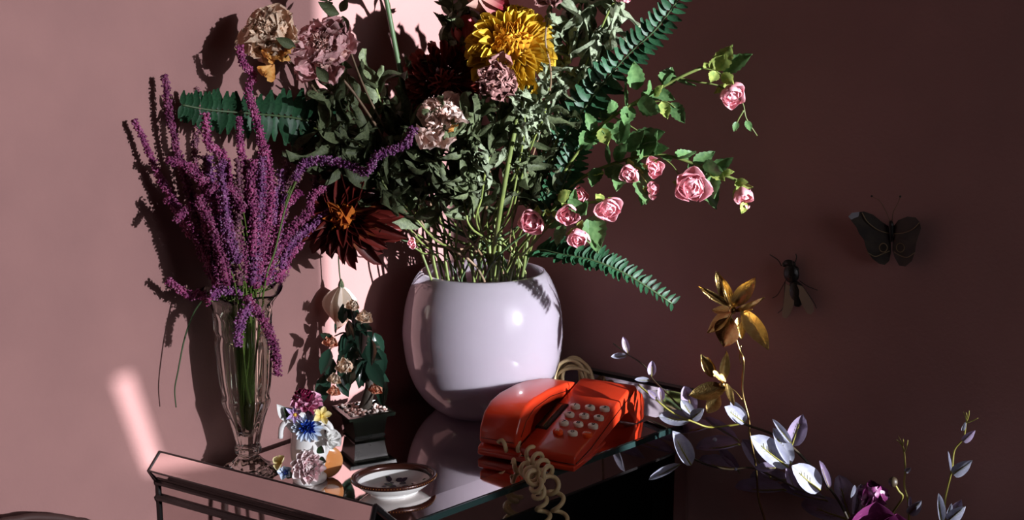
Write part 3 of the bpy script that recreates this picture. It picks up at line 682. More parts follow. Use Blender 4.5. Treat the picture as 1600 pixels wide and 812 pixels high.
# dried peony cut by the top of the frame and the bud beside it
c = A(866, -12, 2.0); g = mpp(c); ax = face(c, .1, .6, .7)
t, P = flower_thing('dried_peony', 'brownish dried peony on a thin bare stem above the yellow bloom', [A(800, 350, 2.08), A(858, 150, 2.0), A(852, 60, 1.97), c - ax * .03], 9, .0018, 'stem_brown')
peony(t, c, ax, 36 * g, 'mauve_petal', 'mauve_core', 9)
c = A(512, -8, 1.98); g = mpp(c); ax = face(c, -.1, .8, .5)
t, P = flower_thing('dried_peony', 'half-closed dark pink peony bud with green sepals above the dusty pink peony', [A(690, 350, 2.1), A(585, 170, 2.02), A(540, 60, 1.99), A(525, 25, 1.985), c - ax * .02], 10, .0019, 'stem_brown')
peony(t, c, ax, 28 * g, 'pinkdry_petal', 'dark_red_core', 10, guard=6, mids=12, inner=14, open_=.6)
for x0, y0, x1, y1, L in ((528, 22, 484, -5, 46), (530, 22, 505, 15, 40), (535, 25, 545, 62, 44), (532, 18, 546, -8, 40), (524, 30, 528, 60, 40)):
    b = A(x0, y0, 1.965); leaf(t, SEPAL[0], b, A(x1, y1, 1.955) - b, None, L * g, 'sepal')
c = A(968, -4, 2.0); g = mpp(c)
t, P = flower_thing('carnation', 'small pale pink flower at the tip of a leafy stem beside the upright fern', [A(820, 340, 2.1), A(900, 140, 2.03), A(950, 20, 2.0), c], 12, .0018)
peony(t, c, face(c, .2, .5, .8), 17 * g, 'rose_pink', 'rose_pink', 12, guard=5, mids=8, inner=10)
# tulips
def tulip(t, c, ax, L, m, seed, wide=.42):
    T = variants('tulip_' + m, m, 3, W=wide, nu=6, nv=8, p=.8, cup=.5, curl=.45, tip=.1)
    head(t, c, ax, [(T, 6, 12, 26, L, L, L * .1, 0)], seed=seed, jit=.05)
c = A(738, 112, 2.1); g = mpp(c)
t, P = flower_thing('tulip', 'coral pink tulip peeping out behind the yellow chrysanthemum', [A(720, 300, 2.16), A(727, 150, 2.12), A(727, 72, 2.11)], 13, .0022)
tulip(t, A(727, 72, 2.11), face(c, 0, 1, .1), 52 * g, 'tulip_coral', 13)
c = A(790, 30, 2.02)
t, P = flower_thing('tulip', 'deep red and cream tulip lying above the yellow chrysanthemum', [A(770, 330, 2.14), A(850, 120, 2.1), A(826, 40, 2.05), A(800, 22, 2.03)], 14, .002)
tulip(t, A(800, 20, 2.03), face(c, -.9, .35, .1), 68 * g, 'tulip_red', 14, .36)
# tall dark stem crossing the sunny wall
t, P = flower_thing('plant_stem', 'straight dark green stem crossing the sunlit patch of wall', [A(668, 330, 2.15), A(640, 185, 2.09), A(620, 85, 2.06), A(600, -20, 2.04)], 15, .0042, 'stem_dark', 'stem')
# drooping white bell
t, P = flower_thing('bell_flower', 'white bell-shaped bud hanging down beside the jade tree', [A(660, 385, 2.12), A(600, 372, 2.1), A(552, 372, 2.08), A(531, 392, 2.07), A(530, 420, 2.07), A(533, 446, 2.07)], 16, .0013, 'stem_dark')
c = A(533, 446, 2.07); g = mpp(c)
head(t, c, Vector((-.06, 0, -1)), [(variants('bell', 'bell_white', 3, W=.30, nu=6, nv=8, p=.85, cup=.7, curl=.25, tip=.1), 6, 5, 15, 62 * g, 68 * g, 4 * g, 0)], seed=16, jit=.05)
head(t, c + Vector((0, 0, .012)), Vector((0, 0, -1)), [(SEPAL, 5, 15, 30, 24 * g, 26 * g, 3 * g, 0)], name='sepal', seed=17)

# ---- fern fronds
def frond(label, P, L0, L1, m, i, n=34, normal=None, fwd=.35, mouth_pt=None, W=.2, start=0.12, curl=.5):
    t, Q = flower_thing('fern_frond', label, P, i, .0018, 'stem_dark', 'fern', mouth_pt=mouth_pt)
    me = variants('leaflet_' + m, m, 4, W=W, nu=4, nv=6, p=.7, curl=curl, fold=.25, end=.25, tip=.1)
    S_ = cr(P, 16); fr_ = frames(S_); L = len(S_) - 1
    for k in range(n):
        f = start + (1 - start) * k / (n - 1); x = f * L; j = min(int(x), L - 1); p = S_[j].lerp(S_[j + 1], x - j); tt = fr_[j][0]
        nn = (normal or tocam(p)); nn = (nn - tt * nn.dot(tt)).normalized(); sd_ = tt.cross(nn)
        LL = (L0 + (L1 - L0) * f) * (1 if f > .06 else .7) * mpp(p)
        for s_ in (-1, 1):
            d = sd_ * s_ + tt * fwd + nn * random.uniform(-.15, .25)
            leaf(t, me[(k + s_) % 4], p, d, nn + tt * .5 + Vector((random.uniform(-.3, .3), 0, random.uniform(-.3, .3))), LL * random.uniform(.9, 1.1), 'leaflet')
    return t
frond('dark green fern frond reaching out over the purple amaranth', [A(600, 262, 2.1), A(520, 205, 2.03), A(470, 186, 1.98), A(400, 178, 1.9), A(330, 172, 1.85), A(285, 164, 1.82)], 64, 24, 'fern', 20, 30, start=.22, fwd=.1, W=.2)
frond('tall bluish green fern frond leaning towards the dark wall', [A(838, 330, 2.1), A(872, 235, 2.06), A(920, 160, 2.03), A(975, 92, 2.0), A(1025, 45, 1.98), A(1068, -12, 1.96)], 48, 24, 'fern_blue', 21, 25, fwd=.25, W=.21, start=.25)
frond('glossy black-green fern frond drooping past the rim of the globe vase', [A(835, 392, 2.08), A(880, 398, 2.03), A(930, 408, 2.0), A(985, 432, 1.98), A(1050, 474, 1.965)], 40, 17, 'fern_black', 22, 34, normal=Vector((.1, -.6, .8)), fwd=.2, mouth_pt=VR + Vector((.075, -.02, .004)), W=.2, start=.02)
frond('shaded fern frond standing behind the rose spray', [A(825, 340, 2.13), A(870, 250, 2.1), A(905, 180, 2.09), A(950, 100, 2.08)], 44, 26, 'fern', 23, 20, W=.22, start=.2)
frond('small dark fern frond low among the stems by the rim', [A(850, 340, 2.06), A(880, 290, 2.04), A(905, 230, 2.03)], 40, 24, 'fern_black', 24, 14, W=.24, start=.1)

# ---- dried leafy stems
def leafy(label, P, n, L, i, mes=DRY, seed=0, f0=.15, m='stem_green', r=.0018, spread=.9, hang=0.0, group=None):
    t, Q = flower_thing('leafy_stem', label, P, i, r, m, 'foliage', group)
    leaves_along(t, P, mes, n, L, f0, 1.0, seed, spread, hang); return t
G1 = 'dried leafy stems with dark leaves'
lab = 'dried stem with curled dark olive leaves in the big bouquet'
DK = [
 ([A(660, 350, 2.1), A(600, 255, 2.05), A(548, 175, 2.02), A(520, 140, 2.0)], 22, .062), ([A(668, 360, 2.1), A(620, 280, 2.02), A(560, 225, 1.98), A(490, 200, 1.96)], 20, .064),
 ([A(650, 370, 2.08), A(600, 300, 2.05), A(560, 262, 2.02), A(500, 230, 1.98)], 18, .064), ([A(670, 350, 2.12), A(640, 260, 2.09), A(610, 200, 2.07), A(585, 130, 2.05)], 20, .062),
 ([A(690, 350, 2.08), A(665, 280, 2.04), A(650, 235, 2.02), A(640, 200, 2.02)], 18, .058), ([A(705, 345, 2.05), A(690, 280, 2.0), A(680, 240, 1.98), A(700, 215, 1.98)], 18, .056),
 ([A(715, 350, 2.05), A(725, 280, 2.0), A(735, 220, 1.97), A(728, 180, 1.97)], 22, .056), ([A(735, 340, 2.06), A(752, 270, 2.02), A(768, 210, 2.0), A(790, 160, 2.0)], 22, .058),
 ([A(750, 350, 2.02), A(742, 310, 1.99), A(730, 280, 1.98), A(745, 240, 1.97)], 18, .054), ([A(770, 345, 2.06), A(800, 280, 2.03), A(825, 230, 2.01), A(846, 180, 2.0)], 20, .056),
 ([A(790, 350, 2.1), A(815, 300, 2.08), A(850, 240, 2.07), A(872, 170, 2.06)], 20, .06), ([A(680, 375, 2.04), A(640, 330, 2.0), A(608, 300, 1.98), A(590, 268, 1.97)], 14, .07),
 ([A(700, 300, 2.16), A(712, 200, 2.14), A(715, 80, 2.12), A(705, -10, 2.1)], 18, .06), ([A(760, 350, 2.12), A(800, 300, 2.1), A(850, 320, 2.08), A(878, 300, 2.06)], 14, .06),
 ([A(740, 360, 2.0), A(728, 330, 1.98), A(720, 300, 1.97), A(690, 280, 1.97)], 12, .05), ([A(690, 340, 2.15), A(668, 240, 2.13), A(668, 160, 2.11), A(660, 100, 2.1)], 14, .055),
]
DKL = ['dark curled foliage stem directly below the dusty pink peony', 'dark leafy stem spreading over the base of the fern tip', 'dark leafy stem above the drooping burgundy dahlia', 'dark leafy stem beside the straight dark green stem',
       'dark leaf cluster behind the end of the arching amaranth sprig', 'curled dark leaves hanging under the blush peony', 'dark leafy stem beside the blush peony on the side of the yellow bloom', 'dark leafy stem under the mauve peony',
       'short dark leaf cluster in the middle of the bouquet over the vase', 'dark leafy stem behind the pale shrivelled leaves', 'dark leafy stem between yellow chrysanthemum and tall fern', 'long dark leaves over the dahlia stem near the vase rim',
       'tall dark leafy stem behind the dark red chrysanthemum', 'dark leafy stem low beside the nodding roses', 'lowest dark leaf cluster just above the vase mouth', 'dark leafy stem against the sunlit wall behind the blush peony']
for i, (P, n, L) in enumerate(DK): leafy(DKL[i], P, int(n * 1.7), L * 1.25, 40 + i, DRY, 40 + i, group=G1)
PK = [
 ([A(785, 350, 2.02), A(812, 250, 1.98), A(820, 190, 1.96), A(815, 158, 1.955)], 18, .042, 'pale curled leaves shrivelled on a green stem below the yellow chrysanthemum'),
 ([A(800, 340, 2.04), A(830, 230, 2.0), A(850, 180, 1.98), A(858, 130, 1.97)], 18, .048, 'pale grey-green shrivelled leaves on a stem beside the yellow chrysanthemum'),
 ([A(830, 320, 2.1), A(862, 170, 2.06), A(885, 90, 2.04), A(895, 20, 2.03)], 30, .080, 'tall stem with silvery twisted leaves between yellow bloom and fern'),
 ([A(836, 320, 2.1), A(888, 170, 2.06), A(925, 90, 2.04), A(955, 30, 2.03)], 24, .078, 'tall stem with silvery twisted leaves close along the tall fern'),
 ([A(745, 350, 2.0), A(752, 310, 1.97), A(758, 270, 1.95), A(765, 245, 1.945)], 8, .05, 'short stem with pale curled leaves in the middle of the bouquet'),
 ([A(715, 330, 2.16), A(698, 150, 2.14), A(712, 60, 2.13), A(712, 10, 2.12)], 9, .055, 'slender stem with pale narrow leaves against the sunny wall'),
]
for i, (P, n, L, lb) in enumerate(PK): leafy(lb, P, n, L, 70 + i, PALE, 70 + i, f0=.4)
# bare green stems in the mouth of the vase
for i in range(16):
    r = random.Random(900 + i); x = r.uniform(678, 818); o = r.uniform(-.02, .075)
    b = mouth_px(x, o); x1 = x + (x - 748) * r.uniform(.3, .9) + r.uniform(-20, 20); c = A(x1, r.uniform(300, 340), VC.y - o * .6)
    t = thing('plant_stem', 'bare green flower stem rising from the globe vase', 'stem', vroot(900 + i), 'bare green stems in the globe vase')
    stem(t, [vroot(900 + i), Vector((b.x, b.y, VR.z)), b.lerp(c, .5) + Vector((0, 0, .02)), c], r.uniform(.002, .0034), 'stem_green')
t, P = flower_thing('plant_stem', 'thick pale green stem rising under the mauve peony', [A(778, 350, 2.0), A(795, 250, 1.97), A(812, 165, 1.965)], 17, .0042, 'stem_green', 'stem', mouth_pt=mouth_px(770, .06))

# ---- artificial rose sprays
RP = variants('rose_petal', 'rose_pink', 4, W=.46, nu=7, nv=6, tip=-1, cup=.45, curl=1.25, ruf=.035)
def rose(t, c, ax, rad, seed, n=16, op=1.0, core=True):
    head(t, c - ax * rad * .3, ax, [(RP, n // 3, 5, 30, rad * .7, rad * .85, rad * .12, rad * .2), (RP, n - n // 3, 35 * op, 88 * op, rad * .85, rad * 1.05, rad * .2, 0)], seed=seed, jit=.12)
    if core: ball(c - ax * rad * .1, rad * .25).build('flower_centre', 'rose_core', t)
    for k in range(3): leaf(t, ROSEY[k], c - ax * rad * .55, (basis(c, ax).to_3x3() @ Vector((math.cos(k * 2.1 + seed), -.1, math.sin(k * 2.1 + seed)))), ax, rad * .8, 'sepal')
def spray(label, i, main, branches, roses, leaves_, mp_=None, extra=12):
    t, Q = flower_thing('rose_spray', label, main, i, .0026, 'stem_green', 'flower', mouth_pt=mp_)
    for b in branches: stem(t, b, (.0018, .0010), 'stem_green', 6, 5, 'twig')
    for k, (p, ax, rad, n, op) in enumerate(roses): rose(t, p, face(p, *ax), rad * 1.22 * mpp(p), i * 10 + k, n, op)
    for k, (b, tip, y) in enumerate(leaves_):
        leaf(t, (ROSEY if y else ROSEL)[k % 3], b, tip - b, face(b, random.uniform(-.5, .5), .3, .8), (tip - b).length * 1.1)
    leaves_along(t, main, ROSEL, extra, .042, .3, .8, i, 1.0, .1)
    return t
def pl(x0, y0, Y0, x1, y1, Y1, y=0): return (A(x0, y0, Y0), A(x1, y1, Y1), y)
spray('long rose spray rising to a single pink rose near the dark wall', 80, [A(850, 330, 2.07), A(890, 255, 2.03), A(945, 192, 2.01), A(1010, 150, 1.99), A(1060, 122, 1.975), A(1095, 106, 1.97)],
      [[A(1060, 122, 1.975), A(1090, 128, 1.965), A(1125, 135, 1.96), A(1158, 158, 1.955), A(1166, 185, 1.95), A(1183, 212, 1.95)], [A(1095, 106, 1.97), A(1120, 112, 1.96), A(1140, 128, 1.955)], [A(985, 165, 2.0), A(1035, 158, 1.98), A(1055, 168, 1.97)], [A(960, 183, 2.0), A(990, 200, 1.99), A(1010, 215, 1.985)], [A(1162, 172, 1.95), A(1152, 190, 1.95), A(1150, 204, 1.95)]],
      [(A(1141, 142, 1.955), (.35, -.5, .7), 27, 16, .9)],
      [pl(995, 140, 1.985, 988, 95, 1.975), pl(1022, 150, 1.985, 1042, 135, 1.975, 1), pl(1035, 158, 1.98, 1042, 190, 1.97, 1), pl(1050, 160, 1.975, 1070, 192, 1.965), pl(985, 165, 2.0, 975, 200, 1.98), pl(1105, 105, 1.965, 1098, 92, 1.955, 1), pl(1118, 110, 1.96, 1148, 68, 1.95, 1),
       pl(1130, 112, 1.958, 1176, 92, 1.95), pl(1120, 112, 1.96, 1105, 135, 1.945, 1), pl(1128, 115, 1.955, 1150, 135, 1.94, 1), pl(1110, 108, 1.965, 1130, 78, 1.955, 1), pl(945, 192, 2.01, 965, 225, 1.99), pl(940, 200, 2.0, 950, 235, 1.98, 1), pl(930, 205, 2.02, 905, 235, 1.99), pl(1152, 190, 1.95, 1146, 206, 1.945), pl(1166, 188, 1.95, 1172, 206, 1.945), pl(910, 230, 2.02, 935, 215, 2.0)], extra=14)
spray('rose spray reaching level towards the dark wall with several pink roses', 81, [A(850, 345, 2.06), A(900, 285, 2.03), A(960, 255, 2.0), A(1030, 242, 1.98), A(1090, 258, 1.965), A(1135, 275, 1.96), A(1160, 285, 1.955)],
      [[A(1030, 242, 1.98), A(1050, 258, 1.965), A(1062, 275, 1.955)], [A(985, 250, 1.99), A(1000, 270, 1.97), A(1012, 288, 1.96)], [A(960, 255, 2.0), A(972, 258, 1.98), A(980, 262, 1.97)]],
      [(A(985, 268, 1.965), (-.2, -.4, .8), 22, 14, .8), (A(1021, 262, 1.96), (.3, -.1, .9), 19, 12, 1.0), (A(1018, 297, 1.955), (.8, .0, .6), 16, 8, 1.1), (A(1080, 290, 1.945), (.1, -.2, .9), 32, 20, 1.0), (A(1160, 300, 1.95), (.3, -.6, .6), 23, 14, .8), (A(1166, 322, 1.95), (.2, -.6, .6), 9, 6, .5)],
      [pl(1110, 265, 1.96, 1130, 290, 1.945, 1), pl(1125, 272, 1.96, 1150, 272, 1.95, 1), pl(1095, 262, 1.965, 1105, 320, 1.985), pl(1000, 262, 1.98, 1003, 320, 1.96), pl(1005, 300, 1.965, 1000, 322, 1.955), pl(975, 258, 1.98, 965, 300, 1.965), pl(960, 250, 2.0, 985, 225, 1.985), pl(975, 235, 2.0, 1010, 205, 1.99), pl(985, 225, 2.0, 1040, 210, 1.985), pl(1000, 240, 1.99, 1030, 225, 1.98), pl(1010, 235, 1.99, 1045, 235, 1.98),
       pl(935, 262, 2.01, 925, 295, 1.99), pl(920, 270, 2.02, 945, 285, 1.99, 1), pl(965, 225, 2.0, 985, 180, 2.0), pl(1148, 285, 1.955, 1172, 288, 1.945, 1), pl(1015, 250, 1.98, 1020, 240, 1.96, 1), pl(1165, 315, 1.95, 1155, 335, 1.945, 1)], extra=16)
spray('low rose spray nodding beside the globe vase rim', 82, [A(820, 395, 2.04), A(850, 360, 2.0), A(880, 330, 1.98), A(910, 318, 1.97), A(940, 315, 1.965)],
      [[A(880, 330, 1.98), A(895, 345, 1.965), A(903, 355, 1.955)]],
      [(A(948, 322, 1.955), (.25, -.35, .8), 27, 16, .9), (A(905, 366, 1.945), (.0, -.55, .8), 24, 14, .8), (A(890, 332, 1.965), (-.1, -.3, .9), 23, 14, .9), (A(834, 345, 2.0), (-.2, -.1, .9), 27, 14, .9), (A(905, 308, 2.02), (.1, .1, .9), 18, 12, 1.0)],
      [pl(872, 312, 1.97, 900, 300, 1.955, 1), pl(888, 312, 1.96, 912, 338, 1.95), pl(922, 338, 1.96, 928, 395, 1.945), pl(930, 335, 1.96, 940, 385, 1.945), pl(866, 330, 1.98, 868, 345, 1.97, 1), pl(880, 350, 1.97, 875, 385, 1.955), pl(860, 335, 1.98, 845, 330, 1.97, 1)],
      mp_=mouth_px(800, .08), extra=5)
# small whitish blossom at the rim
t, P = flower_thing('small_blossom', 'small whitish blossom low at the rim beside the dahlia', [A(660, 395, 2.08), A(645, 385, 2.06)], 83, .0015)
c = A(645, 378, 2.05); rose(t, c, face(c, -.3, -.2, .8), 13 * mpp(c), 83, 8)

# ------------------------------------------------------------------ small blooms as one mesh (carved or porcelain)
def bloom(mb, c, axis, layers, seed=0, jit=.08):
    """layers: (blade keywords, count, polar from, polar to, length from, length to, base radius, lift)"""
    r = random.Random(seed); B = basis(c, axis).to_3x3(); Am = Matrix((B.col[0], B.col[2], B.col[1])).transposed(); i = 0
    for kw, n, p0, p1, l0, l1, br, lift in layers:
        for k in range(n):
            f = (k + .5) / n; i += 1
            ph = (i * 2.39996 if n > 8 else 2 * math.pi * k / n + seed) + r.uniform(-jit, jit); th = R(p0 + (p1 - p0) * f) + r.uniform(-jit, jit)
            d = Vector((math.sin(th) * math.cos(ph), math.sin(th) * math.sin(ph), math.cos(th))); q = Vector((-math.cos(th) * math.cos(ph), -math.cos(th) * math.sin(ph), math.sin(th)))
            o = Vector((math.cos(ph), math.sin(ph), 0)) * br * f + Vector((0, 0, lift * (1 - f)))
            mb.add(*blade(seed=i, **kw), M=basis(Vector(c) + Am @ o, Am @ d, Am @ q) @ scl((l0 + (l1 - l0) * f) * r.uniform(1 - jit, 1 + jit)))
    return mb
PET = dict(W=.34, nu=5, nv=5, tip=-1, cup=.5, curl=.6)
def carved_rose(c, axis, rad, seed):
    mb = bloom(MB(), c, axis, [(dict(PET, W=.5, curl=1.1, cup=.9), 5, 10, 28, rad * .7, rad * .8, rad * .1, rad * .25), (dict(PET, W=.55, curl=.9, cup=.7), 9, 40, 88, rad * .85, rad, rad * .15, 0)], seed)
    return ball(c, rad * .55, mb)

# ------------------------------------------------------------------ jade tree
JC = tb(569, 678); jg = mpp(JC)
tree = thing('jade_tree', 'miniature jade tree with carved peach roses in a dark square pot', 'ornament', JC)
def square(mb, lv, rot):
    V, Fc = [], []
    for h, z in lv:
        for k in range(4): a = rot + math.pi / 4 + k * math.pi / 2; V.append((JC.x + h * math.sqrt(2) * math.cos(a), JC.y + h * math.sqrt(2) * math.sin(a), JC.z + z))
    n = len(lv)
    for i in range(n - 1):
        for k in range(4): Fc.append([i * 4 + k, i * 4 + (k + 1) % 4, i * 4 + 4 + (k + 1) % 4, i * 4 + 4 + k])
    Fc += [[3, 2, 1, 0], [n * 4 - 4 + k for k in range(4)]]
    mb.add(V, Fc); return mb
pot = square(MB(), [(.026, 0), (.029, .003), (.027, .007), (.031, .034), (.033, .038), (.042, .040), (.043, .046), (.037, .047), (.036, .043)], R(28)).build('pot', 'jade_pot', tree, smooth=False)
mb = MB()
for k in range(110):
    p = JC + Matrix.Rotation(R(28), 3, 'Z') @ Vector((random.uniform(-.034, .034), random.uniform(-.034, .034), .044 + random.uniform(0, .006)))
    ball(p, random.uniform(.0022, .004), mb, 6, 4, (1, random.uniform(.7, 1.2), .7))
pb = mb.build('pebbles', 'pebble', tree); pb['kind'] = 'stuff'
def J(x, y, o=0.0): return at(x, y, JC.y - o)
tube(cr([JC + Vector((0, 0, .042)), J(574, 622), J(578, 600), J(572, 575), J(562, 545), J(556, 510)], 6), (.0115, .004), 9).build('trunk', 'bark', tree)
for P in ([(572, 575), (545, 545), (520, 540), (508, 570), (505, 600)], [(566, 560), (545, 560), (530, 580), (522, 600)], [(574, 585), (592, 570), (596, 590), (598, 620)], [(560, 540), (540, 520), (522, 525)], [(572, 575), (582, 540), (590, 550), (592, 575)], [(556, 515), (550, 490), (545, 478)], [(560, 540), (548, 555), (543, 570)]):
    stem(tree, [J(x, y, .01) for x, y in P], (.0022, .0012), 'bark', 5, 5, 'branch')
JL = variants('jade_leaf', 'jade_leaf', 3, W=.28, nu=5, nv=8, p=.85, tip=.25, curl=.5, fold=.3, serr=.1)
for x0, y0, x1, y1, L in ((508, 585, 502, 622, 40), (515, 545, 508, 575, 34), (520, 530, 505, 520, 22), (525, 520, 518, 508, 20), (535, 505, 538, 480, 26), (550, 500, 545, 475, 28), (545, 500, 560, 530, 40), (555, 505, 575, 520, 34), (565, 520, 582, 545, 36), (548, 515, 540, 550, 42),
                          (555, 530, 545, 560, 40), (560, 545, 590, 560, 36), (572, 560, 560, 600, 38), (575, 565, 595, 600, 40), (568, 570, 600, 598, 38), (592, 545, 598, 575, 34), (596, 590, 604, 625, 40), (580, 530, 585, 560, 34), (565, 560, 558, 595, 38), (530, 560, 525, 590, 30),
                          (540, 545, 535, 590, 36), (552, 560, 565, 590, 40), (535, 570, 545, 605, 34), (520, 560, 515, 590, 30), (528, 590, 540, 610, 28), (565, 505, 572, 545, 40), (545, 520, 530, 540, 30), (585, 520, 595, 545, 28), (556, 480, 548, 505, 30), (560, 500, 576, 530, 34), (550, 530, 575, 545, 34)):
    o = random.uniform(0, .035); b = J(x0, y0, o); leaf(tree, random.choice(JL), b, J(x1, y1, o + random.uniform(-.01, .02)) - b, face(b, random.uniform(-.8, .8), random.uniform(-.2, .8), .7), L * jg * 1.25)
for k, (x, y, r, m) in enumerate(((568, 495, 16, 'jade_rose'), (553, 478, 13, 'jade_rose'), (519, 535, 14, 'jade_rose_pink'), (542, 572, 17, 'jade_rose'), (524, 592, 13, 'jade_rose'), (521, 611, 12, 'jade_rose_pink'), (590, 606, 13, 'jade_rose_pink'))):
    p = J(x, y, .032); carved_rose(p, face(p, random.uniform(-.3, .4), random.uniform(-.1, .4), .9), r * jg * 1.05, k).build('rose', m, tree)

# ------------------------------------------------------------------ porcelain jug with flowers
UC = tb(484, 750); ug = mpp(UC)
jug = thing('porcelain_jug', 'small white porcelain jug covered in moulded porcelain flowers', 'jug', UC)
jp = [(.004, .002), (.023, 0), (.027, .003), (.027, .008), (.022, .014), (.024, .022), (.028, .04), (.0285, .055), (.026, .075), (.0255, .088), (.029, .099), (.031, .103)]
ji = [(r - .003, z + .001) for r, z in jp[4:]]
lathe(smooth_prof(jp, 3) + smooth_prof([(.001, .016)] + ji, 3)[::-1], 32, None, Matrix.Translation(UC)).build('body', 'porcelain', jug)
def U(x, y, o=0.0): return at(x, y, UC.y - o)
tube(cr([U(505, 655), U(517, 668, .004), U(515, 690, .006), U(506, 712, .004), U(500, 720)], 6), (.0045, .004), 8).build('handle', 'porcelain', jug)
for P, r_ in (([U(460, 672, .02), U(448, 660, .025), U(440, 668, .028), U(438, 684, .028)], (.006, .004, )), ([U(498, 668, .022), U(508, 668, .026), U(515, 674, .026)], (.004, .002))):
    tube(cr(P, 6), r_, 8).build('scroll', 'porcelain', jug)
lf = dict(W=.3, nu=5, nv=8, p=.85, tip=.2, curl=.5, cup=.4)
def jleaf(b, tip, m, o=0.0, wid=1.0):
    p = U(*b, o); q = U(*tip, o + .004); MB().add(*blade(**lf), M=basis(p, q - p, tocam(p)) @ scl((q - p).length, wid)).build('leaf', m, jug)
jleaf((452, 655), (430, 628), 'porcelain', .02); jleaf((458, 650), (442, 634), 'porc_green', .022, 1.3); jleaf((478, 648), (496, 640), 'porc_green', .018, 1.3); jleaf((490, 665), (506, 660), 'porc_green', .02, 1.3)
jleaf((496, 700), (508, 708), 'porc_green', .034, 1.6); jleaf((498, 718), (512, 722), 'porc_green', .034, 1.5); jleaf((448, 740), (460, 746), 'porc_green', .03, 1.6); jleaf((484, 690), (490, 672), 'porcelain', .03)
def jbloom(name, x, y, o, ax, layers, m, seed=0, core=None):
    p = U(x, y, o); bloom(MB(), p, face(p, *ax), layers, seed).build(name, m, jug)
    if core: ball(p + face(p, *ax) * core[1] * .7, core[1], None, 8, 5).build('flower_centre', core[0], jug)
u = ug
jbloom('porcelain_carnation', 476, 628, .012, (0, .9, .5), [(dict(PET, ruf=.1), 26, 5, 60, 14 * u, 18 * u, 8 * u, 8 * u)], 'porc_burgundy', 1)
jbloom('porcelain_carnation', 480, 632, .016, (.05, .7, .6), [(dict(PET, ruf=.1, curl=.3), 26, 55, 95, 20 * u, 22 * u, 6 * u, 0)], 'porc_rose', 2)
jbloom('porcelain_blossom', 502, 650, .03, (.15, .2, .9), [(dict(PET, W=.3, curl=.3), 5, 70, 70, 17 * u, 18 * u, 0, 0)], 'porc_yellow', 3, ('porc_yellow', 2.5 * u))
jbloom('porcelain_blossom', 461, 648, .03, (-.1, .1, .95), [(dict(PET, W=.25, curl=.2, tip=.4, end=.05), 6, 72, 72, 17 * u, 17 * u, 0, 0)], 'porc_violet', 4, ('porc_goldyellow', 3 * u))
jbloom('porcelain_cornflower', 481, 669, .036, (0, .1, .95), [(dict(PET, W=.14, curl=.4), 36, 5, 70, 13 * u, 15 * u, 2 * u, 3 * u)], 'porc_blue', 5)
jbloom('porcelain_cornflower', 481, 669, .034, (0, .1, .95), [(dict(PET, W=.14, curl=.1), 22, 75, 92, 20 * u, 22 * u, 2 * u, 0)], 'porc_paleblue', 6)
jbloom('porcelain_chrysanthemum', 482, 730, .034, (0, .1, .95), [(dict(PET, W=.3, curl=1.0, cup=.8), 16, 8, 45, 13 * u, 16 * u, 3 * u, 7 * u), (dict(PET, W=.32, curl=.5, cup=.6), 30, 50, 98, 22 * u, 27 * u, 4 * u, 0)], 'porc_pink', 7)
jbloom('porcelain_rose', 513, 686, .02, (.4, .25, .8), [(dict(PET, W=.5, curl=1.1, cup=.8), 5, 10, 28, 9 * u, 10 * u, 1 * u, 4 * u), (dict(PET, W=.5, curl=.6), 7, 55, 95, 16 * u, 20 * u, 2 * u, 0)], 'porcelain', 8)
jbloom('porcelain_pansy', 441, 722, .03, (-.5, .2, .7), [(dict(PET, W=.4, curl=.3), 3, 60, 70, 16 * u, 18 * u, 0, 0)], 'porc_yellow', 9)
jbloom('porcelain_pansy', 447, 738, .034, (-.2, .1, .9), [(dict(PET, W=.4, curl=.3), 5, 65, 75, 12 * u, 14 * u, 0, 0)], 'porc_paleblue', 10, ('porc_blue', 4 * u))
# peach stone piece lying behind the jug
QC = tb(524, 722)
qm = lathe(smooth_prof([(.002, 0), (.008, .001), (.014, .016), (.022, .040), (.0255, .056), (.023, .0625), (.001, .064)], 3), 24, None, None)
t = thing('stone_horn', 'polished translucent peach stone cone lying behind the porcelain jug', 'ornament', QC)
ax = (tb(540, 722, .016) - tb(505, 690, .012)).normalized()
Mq = basis(tb(494, 700, .030), ax) @ Matrix.Rotation(R(-90), 4, 'X')
Vq = np.array(qm.v); Mx = np.array(Mq); Vq = Vq @ Mx[:3, :3].T + Mx[:3, 3]; qm.v = (Vq + np.array([0, 0, ZT + .0005 - Vq[:, 2].min()])).tolist()
qm.build('cone', 'peach_stone', t)

# ------------------------------------------------------------------ painted dish
DC = tb(616, 768); dg = mpp(DC)
dish = thing('dish', 'small white oval dish with brown beaded rim and dark flower print', 'dish', DC)
dp = [(.004, .002), (.034, 0), (.036, .001), (.036, .003), (.046, .008), (.056, .016), (.0605, .021), (.062, .024)]
dm_ = dp + [(.0605, .025), (.056, .0195), (.046, .0115), (.034, .006), (.002, .005)]
oval = Matrix.Translation(DC) @ Matrix.Rotation(R(18), 4, 'Z') @ Matrix.Diagonal((1.02, .82, 1, 1))
lathe(smooth_prof(dm_, 3), 48, None, oval).build('bowl', 'porcelain', dish)
lathe([(.0540, .0190), (.0605, .0195), (.0646, .0222), (.0644, .0274), (.0585, .0258)], 64, None, oval, closed=True).build('rim', 'dish_brown', dish)
mb = MB()
for k in range(90):
    a = k / 90 * 6.2832; ball(oval @ Vector((.0646 * math.cos(a),   .0646 * math.sin(a), .0245)), .0008, mb, 5, 3)
mb.build('beading', 'gold_dot', dish)
